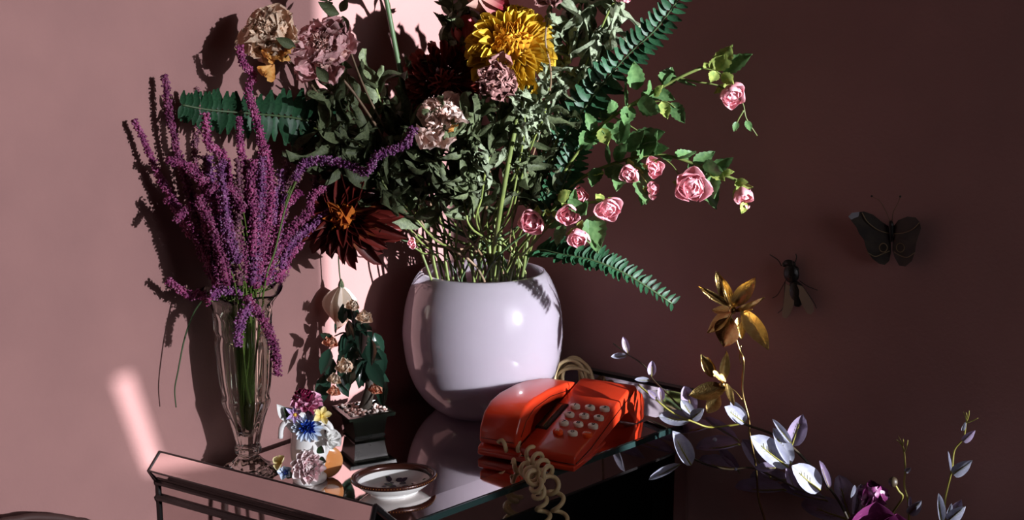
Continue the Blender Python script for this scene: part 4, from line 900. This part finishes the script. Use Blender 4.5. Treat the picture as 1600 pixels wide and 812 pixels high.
for k, (x, y, L, m) in enumerate([(622 + 18 * math.cos(a) * (.3 + .7 * random.random()), 753 + 5 * math.sin(a), random.uniform(8, 14), 'print_purple') for a in np.linspace(0, 6.2, 16)] + [(604, 748, 12, 'print_green'), (609, 752, 12, 'print_green'), (600, 753, 12, 'print_purple'), (596, 757, 9, 'print_purple'), (578, 744, 9, 'dish_brown'), (644, 752, 10, 'print_purple'), (660, 752, 6, 'print_green')]):
    p = tb(x, y, .009); a = random.uniform(0, 6.28); q = oval.inverted() @ p; rr = math.hypot(q.x, q.y)
    z = float(np.interp(rr, [0, .034, .046, .056], [.0056, .0067, .0122, .0202])); p = oval @ Vector((q.x, q.y, z))
    sl = Vector((0, 0, 1)) if rr < .03 else (oval.to_3x3() @ Vector((-q.x / rr * .55, -q.y / rr * .55, 1)))
    d = Vector((math.cos(a), math.sin(a), 0)); d -= sl.normalized() * d.dot(sl.normalized())
    MB().add(*blade(W=.34, nu=4, nv=4, p=.8), M=basis(p, d, sl) @ scl(L * dg)).build('flower_print', m, dish)

# ------------------------------------------------------------------ telephone
F0 = Vector((-.051, 1.929, ZT)); ex = Vector((math.cos(R(-28)), math.sin(R(-28)), 0)); ey = Vector((-ex.y, ex.x, 0))
PM = Matrix(((ex.x, ey.x, 0, F0.x), (ex.y, ey.y, 0, F0.y), (0, 0, 1, F0.z), (0, 0, 0, 1)))
phone = thing('telephone', 'orange-red push-button telephone with ivory keys on the mirrored desk', 'telephone', F0)
def extr(name, prof, x0, x1, m, w, segs=3, ang=35):
    mb = prism([Vector((x0, y, z)) for y, z in prof], (x1 - x0, 0, 0)); me = mb.mesh(name, False); bevelled(me, w, segs, ang)
    return put(name, me, m, phone, PM)
body = [(0.0, .010), (-.001, .026), (.008, .0305), (.235, .082), (.252, .080), (.266, .066), (.286, .056), (.297, .040), (.297, .008), (.290, .004), (.262, .005), (.246, .022), (.228, .036), (.205, .038), (.14, .024), (.06, .008), (.01, .004)]
extr('body', body, .070, .172, 'phone_red', .0045)
cradle = [(-.006, .006), (-.007, .017), (.0, .021), (.06, .034), (.20, .054), (.262, .062), (.270, .010), (.268, .004), (.240, .004), (.228, .024), (.14, .014), (.06, .005), (.0, .004)]
extr('cradle', cradle, -.004, .075, 'phone_red', .003)
base = [(-.006, .0035), (-.0075, .0125), (.06, .013), (.12, .018), (.12, .0125), (.06, .0038)]
extr('base_shell', base, -.004, .1735, 'phone_red', .0025)
hs = [(-.005, .024), (-.003, .050), (.012, .074), (.035, .087), (.065, .092), (.12, .092), (.19, .086), (.226, .078), (.238, .064), (.236, .052), (.200, .046), (.190, .056), (.15, .066), (.095, .068), (.066, .060), (.054, .044), (.050, .028), (.040, .0225)]
handset = extr('handset', hs, -.003, .068, 'phone_red', .006, 3, 25)
def ptube(pts, r, m, name, seg=5): return tube([PM @ Vector(p) for p in pts], r, seg).build(name, m, phone)
ptube([(.1728, y, z + .0005) for y, z in ((.002, .0145), (.06, .0225), (.14, .045), (.24, .070))], .0007, 'phone_dark', 'seam')
ptube([(x, -.0012, .0145) for x in (.072, .12, .171)], .0007, 'phone_dark', 'seam')
ptube([(.0684, y, z) for y, z in ((.012, .040), (.03, .062), (.06, .076), (.12, .080), (.19, .072), (.23, .066))], .0006, 'phone_dark', 'seam')
ptube([(x, -.0052, .034) for x in (.002, .03, .065)], .0005, 'phone_dark', 'seam')
sl_a = math.atan2(.082 - .0305, .235 - .008); SP = Vector((0, .008, .0305)); SN = Vector((0, -math.sin(sl_a), math.cos(sl_a))); SY = Vector((0, math.cos(sl_a), math.sin(sl_a)))
def on_slope(px, py):
    i = PM.inverted(); o = i @ CAM; d = i.to_3x3() @ ray(px, py); return o + d * ((SP - o).dot(SN) / d.dot(SN))
def slopeM(p, lift=0.0): m = Matrix((Vector((1, 0, 0)), SY, SN)).transposed().to_4x4(); m.translation = p + SN * lift; return PM @ m
wq = [on_slope(*q) for q in ((836, 668), (858, 667), (882, 631), (852, 629))]
w0 = Vector((.0505, wq[0].y, 0)); wy0, wy1 = min(q.y for q in wq), max(q.y for q in wq); wx1 = max(q.x for q in wq)
def flat(name, x0, x1, y0, y1, h0, h1, m, w=.0015):
    def q(x, y, h): z = SP.z + (y - SP.y) * math.tan(sl_a); return Vector((x, y, z)) + SN * h
    me = hexa([q(x0, y0, h0), q(x1, y0, h0), q(x1, y1, h0), q(x0, y1, h0), q(x0, y0, h1), q(x1, y0, h1), q(x1, y1, h1), q(x0, y1, h1)]).mesh(name, False); bevelled(me, w, 2); return put(name, me, m, phone, PM)
flat('dial_window', .069, wx1, wy0, wy1, -.002, .0022, 'phone_dark'); flat('window_pane', .070, wx1 - .006, wy0 + .006, wy1 - .006, .001, .0028, 'phone_window', .0008)
kp = {'1': (899, 637), '2': (922, 639), '3': (945, 641), '4': (890, 650), '5': (913, 652), '6': (936, 655), '7': (881, 663), '8': (904, 665), '9': (927, 668), 'R': (872, 677), '0': (895, 679), 'LNR': (918, 681)}
kme = {}
for nm, m in (('ivory', 'key_ivory'), ('orange', 'key_orange')):
    kb_ = lathe([(.0001, -.001), (.0082, -.001), (.0084, .002), (.0086, .0045), (.0078, .0058), (.0001, .0060)], 20, None, Matrix.Diagonal((1, .78, 1, 1)), mod=lambda h, i: 1 + .06 * math.cos(2 * h)); kme[nm] = kb_.mesh('key'); kme[nm].materials.append(MATS[m])
for s_, q in kp.items():
    p = on_slope(*q); orange = s_ in ('R', 'LNR')
    k = put('key', kme['orange' if orange else 'ivory'], None, phone, slopeM(p, .0005), 'orange key' if orange else None)
    fc = bpy.data.curves.new('digit', 'FONT'); fc.body = s_; fc.size = .0056 if s_ == 'LNR' else .0115; fc.align_x = 'CENTER'; fc.align_y = 'CENTER'; fc.extrude = .0002; fc.materials.append(MATS['ink_white' if orange else 'ink'])
    tmp = bpy.data.objects.new('digit', fc); dme = bpy.data.meshes.new_from_object(tmp); bpy.data.objects.remove(tmp)
    if not dme.materials: dme.materials.append(fc.materials[0])
    o = link(bpy.data.objects.new('digit', dme)); o.parent = k; o.matrix_basis = Matrix.Translation((0, 0, .0064)) @ Matrix.Diagonal((1.25, .85, 1, 1))
# coiled cord
def coil(P, rad, pitch, r, name='coiled_cord', lead=0):
    Q = cr(P, 14); fr_ = frames(Q); out = []; ph = 0.0
    for i in range(len(Q) - 1):
        seg = (Q[i + 1] - Q[i]).length; n = max(2, int(seg / pitch * 18))
        for k in range(n):
            f = k / n; p = Q[i].lerp(Q[i + 1], f); a = fr_[i][1].lerp(fr_[i + 1][1], f).normalized(); t_ = fr_[i][0]; b = t_.cross(a)
            ph += seg / n / pitch * 6.2832; q = rad * min(1, (i + f) / 3 + .15)
            out.append(p + a * (math.cos(ph) * q) + b * (math.sin(ph) * q))
    return tube(out, r, 7).build(name, 'cord_beige', phone)
ye = tb(862, 742).y - .040
cw = .0037
coil([PM @ Vector((.034, -.006, .028)), tb(806, 698, .022), tb(828, 707, .021), tb(846, 726, .021), tb(856, 742, .022), at(866, 768, ye), at(874, 798, ye), at(878, 850, ye), at(872, 930, ye - .01)], .0108, .0330, cw)
coil([tb(800, 726, .013), tb(814, 729, .013), tb(827, 738, .014), tb(836, 752, .018), at(844, 778, ye - .004), at(850, 806, ye - .006), at(854, 850, ye - .008), at(872, 930, ye - .01)], .0095, .0260, cw)

# ------------------------------------------------------------------ cable bundle behind the vase
cc = at(894, 553, 2.225); n_ = 7; out = []
for k in range(n_ * 28):
    a = k / 28 * 6.2832; f = k / (n_ * 28); rx = .029 + .010 * math.sin(f * 17 + 1); rz = .034 + .008 * math.sin(f * 23)
    out.append(cc + Vector((math.cos(a) * rx + .004 * math.sin(f * 31), math.sin(a) * .012 * math.sin(f * 9 + 1) + (f - .5) * .03, math.sin(a) * rz + .002 * math.sin(f * 40))))
zmin = min(p.z for p in out); out = [p + Vector((0, 0, ZT + .0035 - zmin)) for p in out]
mb = tube(out, .0033, 6)
tag(mb.build('cable_coil', 'cord_beige'), 'coil of beige telephone cable beside the globe vase', 'cable')

# ------------------------------------------------------------------ gilded leaf stem
def K(cx, cy, g): return rw(1020 + cx / 3.689, 420 + cy / 3.689, g)
gold = thing('gold_flower', 'gilded metal flower stem with two leafy star blooms beside the wall', 'ornament', rw(1200, 850, .05))
GP = [rw(x, y, g) for x, y, g in ((1205, 850, .06), (1195, 812, .07), (1185, 777, .08), (1181, 727, .085), (1172, 681, .09), (1170, 654, .09), (1160, 611, .095), (1162, 565, .1), (1155, 545, .1), (1147, 519, .105), (1141, 500, .11), (1143, 488, .115))]
stem(gold, GP, .0019, 'gold_pale', 6, 7)
stem(gold, [K(470, 360, .105), K(500, 310, .115), K(530, 250, .125), K(575, 232, .13)], .0012, 'gold_pale', 6, 6, 'twig')
stem(gold, [K(510, 440, .1), K(500, 500, .1), K(508, 550, .1)], .0009, 'gold_pale', 5, 5, 'twig')
stem(gold, [rw(1160, 625, .095), K(470, 700, .1), K(400, 665, .11)], .0012, 'gold', 5, 6, 'twig')
def gblade(m, seed, W): return shared('gold_leaf_%d' % seed, m, W=W, nu=7, nv=10, p=.85, tip=.1, curl=.35, fold=.35, ruf=.035, fr=1.2, seed=seed)
for k, (b, tip, wd, m, g0, g1, nx) in enumerate((
    ((465, 215), (600, 18), 95, 'gold_pale', .115, .13, .3), ((470, 245), (688, 188), 48, 'gold', .115, .14, .0), ((515, 235), (645, 490), 125, 'gold', .125, .14, .4), ((455, 280), (430, 435), 170, 'gold_amber', .11, .1, -.3), ((460, 225), (372, 18), 80, 'gold_amber', .11, .105, -.3),
    ((440, 215), (265, 105), 45, 'gold_amber', .115, .13, -.5), ((450, 250), (345, 370), 95, 'gold_amber', .11, .1, -.4), ((450, 240), (360, 250), 60, 'gold_amber', .11, .095, 0), ((490, 280), (510, 400), 70, 'gold_amber', .1, .095, 0),
    ((420, 690), (222, 740), 115, 'gold_pale', .115, .135, .1), ((345, 625), (268, 488), 62, 'gold', .11, .12, 0), ((360, 620), (310, 512), 45, 'gold_amber', .105, .1, 0), ((405, 650), (408, 460), 66, 'gold', .11, .115, .3), ((425, 660), (455, 795), 50, 'gold', .11, .12, .4), ((385, 730), (320, 830), 90, 'gold_amber', .11, .12, 0), ((420, 650), (340, 590), 40, 'gold', .115, .125, 0))):
    p = K(*b, g0); q = K(*tip, g1); L = (q - p).length; W_ = wd / 3.689 * mpp(p) / L / 2
    leaf(gold, gblade(m, k, round(W_, 3)), p, q - p, face(p, nx, .35, .85), L * 1.03)
tube([K(440, 205, .117), K(375, 18, .112)], .0016, 6).build('rib', 'gold_pale', gold)
ball(K(460, 238, .12), .007).build('flower_centre', 'gold_amber', gold); ball(K(400, 665, .115), .006).build('flower_centre', 'gold_amber', gold)

# ------------------------------------------------------------------ pale blue leaf garland
BL = {m: variants('oval_' + m, m, 3, W=.3, nv=10, p=.86, q=.55, curl=.35, cup=.25, ruf=.02, midrib=True) for m in ('blue_leaf', 'blue_leaf_lilac', 'blue_leaf_dull')}
VEIN = {}
def veined(t, me, p, d, n, L, wid):
    """an oval leaf with its midrib and side veins as a sub-part"""
    o = put('leaf', me, None, t, basis(p, d, n) @ scl(L, wid))
    if me.name not in VEIN:
        C = [Vector(v.co) for v in me.vertices][4::9]; U = [Vector(v.co) for v in me.vertices]
        mb = tube([c + Vector((0, 0, .006)) for c in C[:-3]], (.030, .010), 5)
        for j in (3, 4, 5, 6):
            for k in (1, 7): tube([C[j] + Vector((0, 0, .006)), U[(j + 1) * 9 + (2 if k == 1 else 6)] + Vector((0, 0, .006))], .004, 4, mb)
        VEIN[me.name] = mb.mesh('vein'); VEIN[me.name].materials.append(MATS['twig_yellow'])
    put('vein', VEIN[me.name], None, o, WM[o.name])
def E(cx, cy, g): return rw(920 + cx / 2.6025, 500 + cy / 2.6025, g)
gar = thing('leaf_garland', 'trailing garland of pale blue oval leaves spilling past the telephone', 'garland', rw(1330, 850, .06))
for P, m, r_ in (([(100, 95, .1), (160, 140, .12), (225, 185, .13), (260, 240, .14), (330, 310, .15), (400, 380, .15), (440, 410, .15)], 'twig_dark', .0014), ([(200, 262, .19), (270, 320, .19), (340, 375, .18), (430, 415, .16), (500, 435, .14), (630, 420, .12)], 'twig_yellow', .0017),
                 ([(360, 500, .15), (440, 570, .13), (560, 605, .11), (660, 600, .1), (760, 640, .1), (860, 690, .1), (960, 720, .09)], 'twig_dark', .0017), ([(630, 420, .12), (660, 432, .11), (740, 460, .11), (820, 510, .11), (910, 600, .1), (1000, 710, .09), (1050, 800, .08), (1090, 900, .06)], 'twig_dark', .0024)):
    stem(gar, [E(*q) for q in P], r_, m, 6, 6)
for k, (b, tip, wd, m, g0, g1, nx) in enumerate((
    ((158, 132), (138, 68), 28, 'blue_leaf_lilac', .12, .12, 0), ((155, 145), (95, 152), 26, 'blue_leaf', .12, .13, 0), ((255, 228), (258, 165), 34, 'blue_leaf_dull', .135, .13, 0), ((250, 245), (190, 245), 22, 'blue_leaf', .14, .15, 0), ((295, 330), (285, 285), 30, 'blue_leaf_dull', .19, .17, .3), ((275, 320), (235, 285), 24, 'blue_leaf_lilac', .19, .2, 0),
    ((412, 408), (295, 400), 66, 'blue_leaf', .165, .175, 0), ((425, 395), (375, 330), 44, 'blue_leaf', .165, .165, 0), ((420, 400), (477, 355), 46, 'blue_leaf', .165, .17, .3), ((425, 380), (390, 280), 60, 'blue_leaf_dull', .15, .13, 0), ((635, 418), (545, 358), 60, 'blue_leaf', .12, .14, .3), ((640, 410), (580, 340), 40, 'blue_leaf', .11, .1, 0),
    ((415, 588), (325, 452), 72, 'blue_leaf', .14, .165, .2), ((372, 585), (262, 648), 34, 'blue_leaf', .15, .16, .1), ((612, 505), (485, 540), 66, 'blue_leaf_dull', .1, .11, 0), ((610, 490), (500, 432), 36, 'blue_leaf_dull', .1, .1, 0), ((600, 605), (485, 600), 60, 'blue_leaf_dull', .095, .08, 0), ((612, 620), (545, 555), 40, 'blue_leaf_dull', .1, .1, 0), ((500, 430), (410, 470), 60, 'blue_leaf_dull', .12, .1, 0),
    ((812, 598), (652, 485), 96, 'blue_leaf', .13, .15, .2), ((822, 585), (738, 445), 66, 'blue_leaf', .12, .125, .3), ((825, 512), (868, 378), 72, 'blue_leaf_lilac', .11, .1, .2), ((822, 500), (742, 405), 26, 'blue_leaf', .12, .13, 0), ((940, 692), (815, 598), 100, 'blue_leaf', .12, .145, .2), ((978, 685), (925, 575), 28, 'blue_leaf_lilac', .11, .115, .5), ((970, 690), (935, 630), 44, 'blue_leaf_dull', .125, .14, .4), ((970, 735), (808, 712), 52, 'blue_leaf_dull', .11, .12, 0),
    ((760, 600), (680, 605), 40, 'blue_leaf_lilac', .11, .12, 0), ((800, 690), (645, 705), 66, 'blue_leaf_dull', .09, .08, 0), ((740, 640), (640, 520), 70, 'blue_leaf_dull', .08, .07, 0), ((820, 650), (700, 660), 60, 'blue_leaf_dull', .09, .09, 0), ((840, 690), (800, 600), 40, 'blue_leaf_lilac', .09, .09, 0), ((1060, 800), (1010, 660), 90, 'blue_leaf_dull', .08, .07, .3), ((1070, 815), (905, 775), 100, 'blue_leaf_dull', .1, .12, 0), ((1080, 805), (1105, 690), 40, 'blue_leaf_dull', .09, .08, 0), ((1065, 720), (1068, 665), 20, 'blue_leaf', .12, .13, .8))):
    if m == 'blue_leaf_dull' and g0 < .13: g0, g1 = min(g0, .075), .02
    p = E(*b, g0); q = E(*tip, g1); L = (q - p).length; W_ = wd / 2.6025 * mpp(p) / L / .6
    veined(gar, BL[m][k % 3], p, q - p, face(p, nx, .3, .9), L * 1.05, W_)
ball(E(512, 486, .14), .004).build('bud', 'blue_leaf', gar); ball(E(598, 606, .14), .003).build('bud', 'blue_leaf', gar)
def Q7(cx, cy, g): return rw(1200 + cx / 3.5, 580 + cy / 3.5, g)
def sprig(label, P, lv, tips):
    t = thing('leaf_sprig', label, 'foliage', Q7(*P[0])); stem(t, [Q7(*q) for q in P], (.0019, .0011), 'twig_yellow', 6, 6)
    for k, (b, tip, wd, m, g0, g1) in enumerate(lv):
        p = Q7(*b, g0); q = Q7(*tip, g1); L = (q - p).length; veined(t, BL[m][k % 3], p, q - p, face(p, .2, .2, .9), L * 1.05, wd / 3.5 * mpp(p) / L / .6)
    for a, b in tips: stem(t, [Q7(*a, .08), Q7((a[0] + b[0]) / 2 + 4, (a[1] + b[1]) / 2, .082), Q7(*b, .085)], (.0011, .0005), 'twig_yellow', 4, 5, 'twig')
sprig('tall leaf sprig with few pale leaves standing alone by the wall', [(960, 900, .05), (965, 812, .06), (970, 690, .07), (1005, 540, .08), (1020, 430, .08), (1068, 365, .08), (1085, 270, .08)],
      [((1015, 562), (1140, 472), 66, 'blue_leaf', .08, .1), ((1068, 382), (1145, 308), 42, 'blue_leaf_lilac', .08, .095), ((1062, 325), (1078, 268), 20, 'blue_leaf', .08, .085), ((998, 545), (972, 425), 10, 'blue_leaf', .08, .09), ((948, 820), (918, 655), 42, 'blue_leaf', .07, .08), ((990, 812), (1098, 720), 66, 'blue_leaf', .08, .1), ((980, 800), (1000, 710), 26, 'blue_leaf', .08, .085), ((985, 815), (1060, 690), 60, 'blue_leaf_dull', .06, .06)],
      [((1085, 275), (1068, 222)), ((1086, 272), (1100, 215)), ((1088, 280), (1148, 255)), ((1085, 270), (1084, 225))])
sprig('short twiggy sprig between purple peony and tall sprig', [(765, 900, .05), (770, 812, .06), (768, 720, .07), (745, 620, .075), (750, 540, .08), (742, 430, .08), (722, 385, .08)],
      [((772, 778), (852, 682), 58, 'blue_leaf', .08, .1), ((775, 745), (772, 680), 18, 'blue_leaf_dull', .07, .07), ((752, 550), (788, 522), 26, 'blue_leaf', .08, .085)],
      [((735, 415), (712, 352)), ((725, 395), (700, 372)), ((745, 440), (765, 375)), ((735, 410), (738, 365))])
# purple peony and bud
pp = thing('peony', 'deep purple artificial peony among pale blue leaves', 'flower', Q7(600, 950, .06))
stem(pp, [Q7(600, 950, .06), Q7(590, 840, .07), Q7(575, 740, .08)], .0025, 'twig_dark')
PPm = variants('purple', 'purple_petal', 3, W=.46, nu=7, nv=7, tip=-1, cup=.5, curl=1.1, ruf=.02); c = Q7(570, 752, .09); g = mpp(c)
head(pp, c, face(c, 0, .8, .5), [(PPm, 7, 6, 22, 34 * g, 38 * g, 5 * g, 3 * g), (PPm, 9, 26, 44, 42 * g, 48 * g, 7 * g, 0)], seed=5, jit=.05)
BPm = shared('purple_front', 'purple_petal', W=.36, nu=9, nv=10, p=.86, q=.5, cup=.3, curl=.5)
for bx, tx, ty, gg, L_ in ((592, 592, 678, .135, 1.06), (640, 690, 730, .125, 1.0), (550, 500, 735, .12, 1.0)):
    c2 = Q7(bx, 905, gg - .01); q2 = Q7(tx, ty, gg); leaf(pp, BPm, c2, q2 - c2, face(c2, (tx - 592) * .004, -.1, .95), (q2 - c2).length * L_, 'petal', 1.35)
bd = thing('flower_bud', 'round dark bud on a short yellow-green stalk beside the purple peony', 'flower', Q7(700, 900, .06))
stem(bd, [Q7(660, 900, .06), Q7(680, 780, .07), Q7(735, 690, .08), Q7(715, 655, .085), Q7(695, 620, .09)], .0018, 'twig_yellow')
ball(Q7(684, 604, .09), 7.5 * mpp(Q7(684, 604, .09)), None, 12, 8, (1, 1, 1.1)).build('bud', 'twig_dark', bd)

# ------------------------------------------------------------------ butterfly and fly on the wall
def Z6(cx, cy, g): return rw(1180 + cx / 3.531, 280 + cy / 3.531, g)
bf = thing('butterfly', 'dark brown butterfly with ringed eye spots pinned to the wall', 'butterfly', Z6(752, 300, .006))
def wing(pts, m='wing_dark', hinge=750, name='wing', th=.0009, lift=.00011, base_=.006):
    mb = prism([Z6(x, y, base_ + abs(x - hinge) * lift) for x, y in pts], -TL * th)
    c = np.mean(np.array(mb.v), axis=0); mb.t = [0.0] * len(mb.v); return mb.build(name, m, bf, smooth=False)
wing([(515, 205), (535, 184), (600, 177), (650, 195), (700, 235), (745, 265), (748, 312), (690, 332), (640, 347), (600, 332), (575, 300), (560, 265), (530, 226)])
wing([(600, 328), (690, 322), (748, 308), (750, 400), (740, 450), (715, 472), (685, 465), (650, 440), (625, 405), (610, 370)], base_=.0045)
wing([(760, 265), (790, 225), (840, 205), (885, 210), (908, 235), (915, 270), (902, 310), (890, 347), (840, 337), (768, 315)])
wing([(762, 312), (830, 332), (890, 343), (882, 400), (865, 450), (830, 480), (795, 475), (770, 430), (757, 390)], base_=.0045)
wing([(515, 205), (535, 184), (575, 180), (570, 205), (545, 215), (530, 222)], 'wing_pale', name='wing_tip', base_=.0072)
for P in ([(590, 185), (620, 235), (680, 280), (745, 300)], [(905, 240), (870, 275), (820, 295), (765, 300)], [(615, 400), (660, 425), (700, 412), (742, 395)], [(880, 405), (840, 430), (800, 420), (765, 400)]):
    tube(cr([Z6(x, y, .0085 + abs(x - 750) * .00011) for x, y in P], 5), .0007, 5).build('wing_band', 'wing_ring', bf)
for x in (707, 801):
    tube([Z6(x + 22 * math.cos(a), 377 + 24 * math.sin(a), .0078 + abs(x - 750) * .00011) for a in np.linspace(0, 6.2832, 25)], .0007, 5).build('eye_ring', 'wing_ring', bf)
tube(cr([Z6(748, 228, .010), Z6(750, 250, .011), Z6(752, 290, .010), Z6(753, 345, .008)], 5), [.002, .003, .0035, .0036, .004, .0042, .0042, .004, .004, .0038, .0036, .0034, .003, .0024, .0018, .0012], 8).build('body', 'insect_black', bf)
for P in ([(745, 232), (715, 165), (685, 118), (643, 93)], [(755, 228), (762, 180), (785, 135), (800, 95)]):
    Q = [Z6(x, y, .012) for x, y in P]; tube(cr(Q, 5), .0006, 5).build('antenna', 'stem_brown', bf); ball(Q[-1], .0019).build('antenna_tip', 'insect_black', bf)
fly = thing('fly', 'oversized dark fly with folded pale wings on the wall', 'insect', Z6(215, 560, .004))
def ell(name, x, y, rx, ry, g, m, tilt=0.0):
    p = Z6(x, y, g); s_ = mpp(p) / 3.531; ball(p, 1, None, 14, 8, (1, 1, 1), basis(p, Vector((math.sin(tilt), 0, math.cos(tilt))), -TL).to_3x3().to_4x4() @ Matrix.Diagonal((rx * s_, ry * s_, rx * s_ * .6, 1))).build(name, m, fly)
ell('head', 187, 462, 34, 20, .012, 'insect_black'); ell('eye', 160, 470, 13, 15, .014, 'insect_black'); ell('eye', 212, 466, 13, 15, .014, 'insect_black')
ell('thorax', 200, 520, 46, 56, .012, 'insect_black', -.12); ell('abdomen', 226, 630, 46, 78, .010, 'insect_black', -.15)
for pts in ([(168, 575), (195, 590), (214, 640), (214, 690), (195, 740), (172, 768), (150, 760), (148, 735), (158, 680)], [(232, 580), (262, 590), (295, 640), (322, 690), (325, 725), (308, 745), (288, 740), (258, 690), (240, 640)]):
    prism([Z6(x, y, .016) for x, y in pts], -TL * .0006).build('wing', 'fly_wing', fly, smooth=False)
for P, r_ in (([(145, 478), (125, 445), (80, 415)], .0009), ([(222, 455), (228, 430), (224, 410)], .0009), ([(170, 555), (140, 610), (120, 640), (95, 655)], .0007), ([(245, 560), (290, 590), (345, 612)], .0007), ([(165, 565), (155, 700), (125, 738)], .0007), ([(250, 575), (318, 670), (338, 712)], .0007), ([(228, 480), (238, 490), (240, 500)], .0007)):
    tube(cr([Z6(x, y, .010) for x, y in P], 5), r_, 5).build('leg', 'insect_black', fly)

# ------------------------------------------------------------------ top of a chair back low by the wall
ch = thing('chair_back', 'rounded top of a dark brown chair back low against the pink wall', 'chair', lw(70, 900, .04))
tube(cr([lw(-60, 980, .03), lw(-20, 835, .03), lw(30, 811, .03), lw(70, 808, .03), lw(112, 813, .03), lw(150, 835, .03), lw(175, 980, .03)], 6), .006, 8).build('top_rail', 'chair_brown', ch)
for x in (10, 70, 130): tube([lw(x, 822, .03), lw(x, 980, .03)], .005, 8).build('spindle', 'chair_brown', ch)
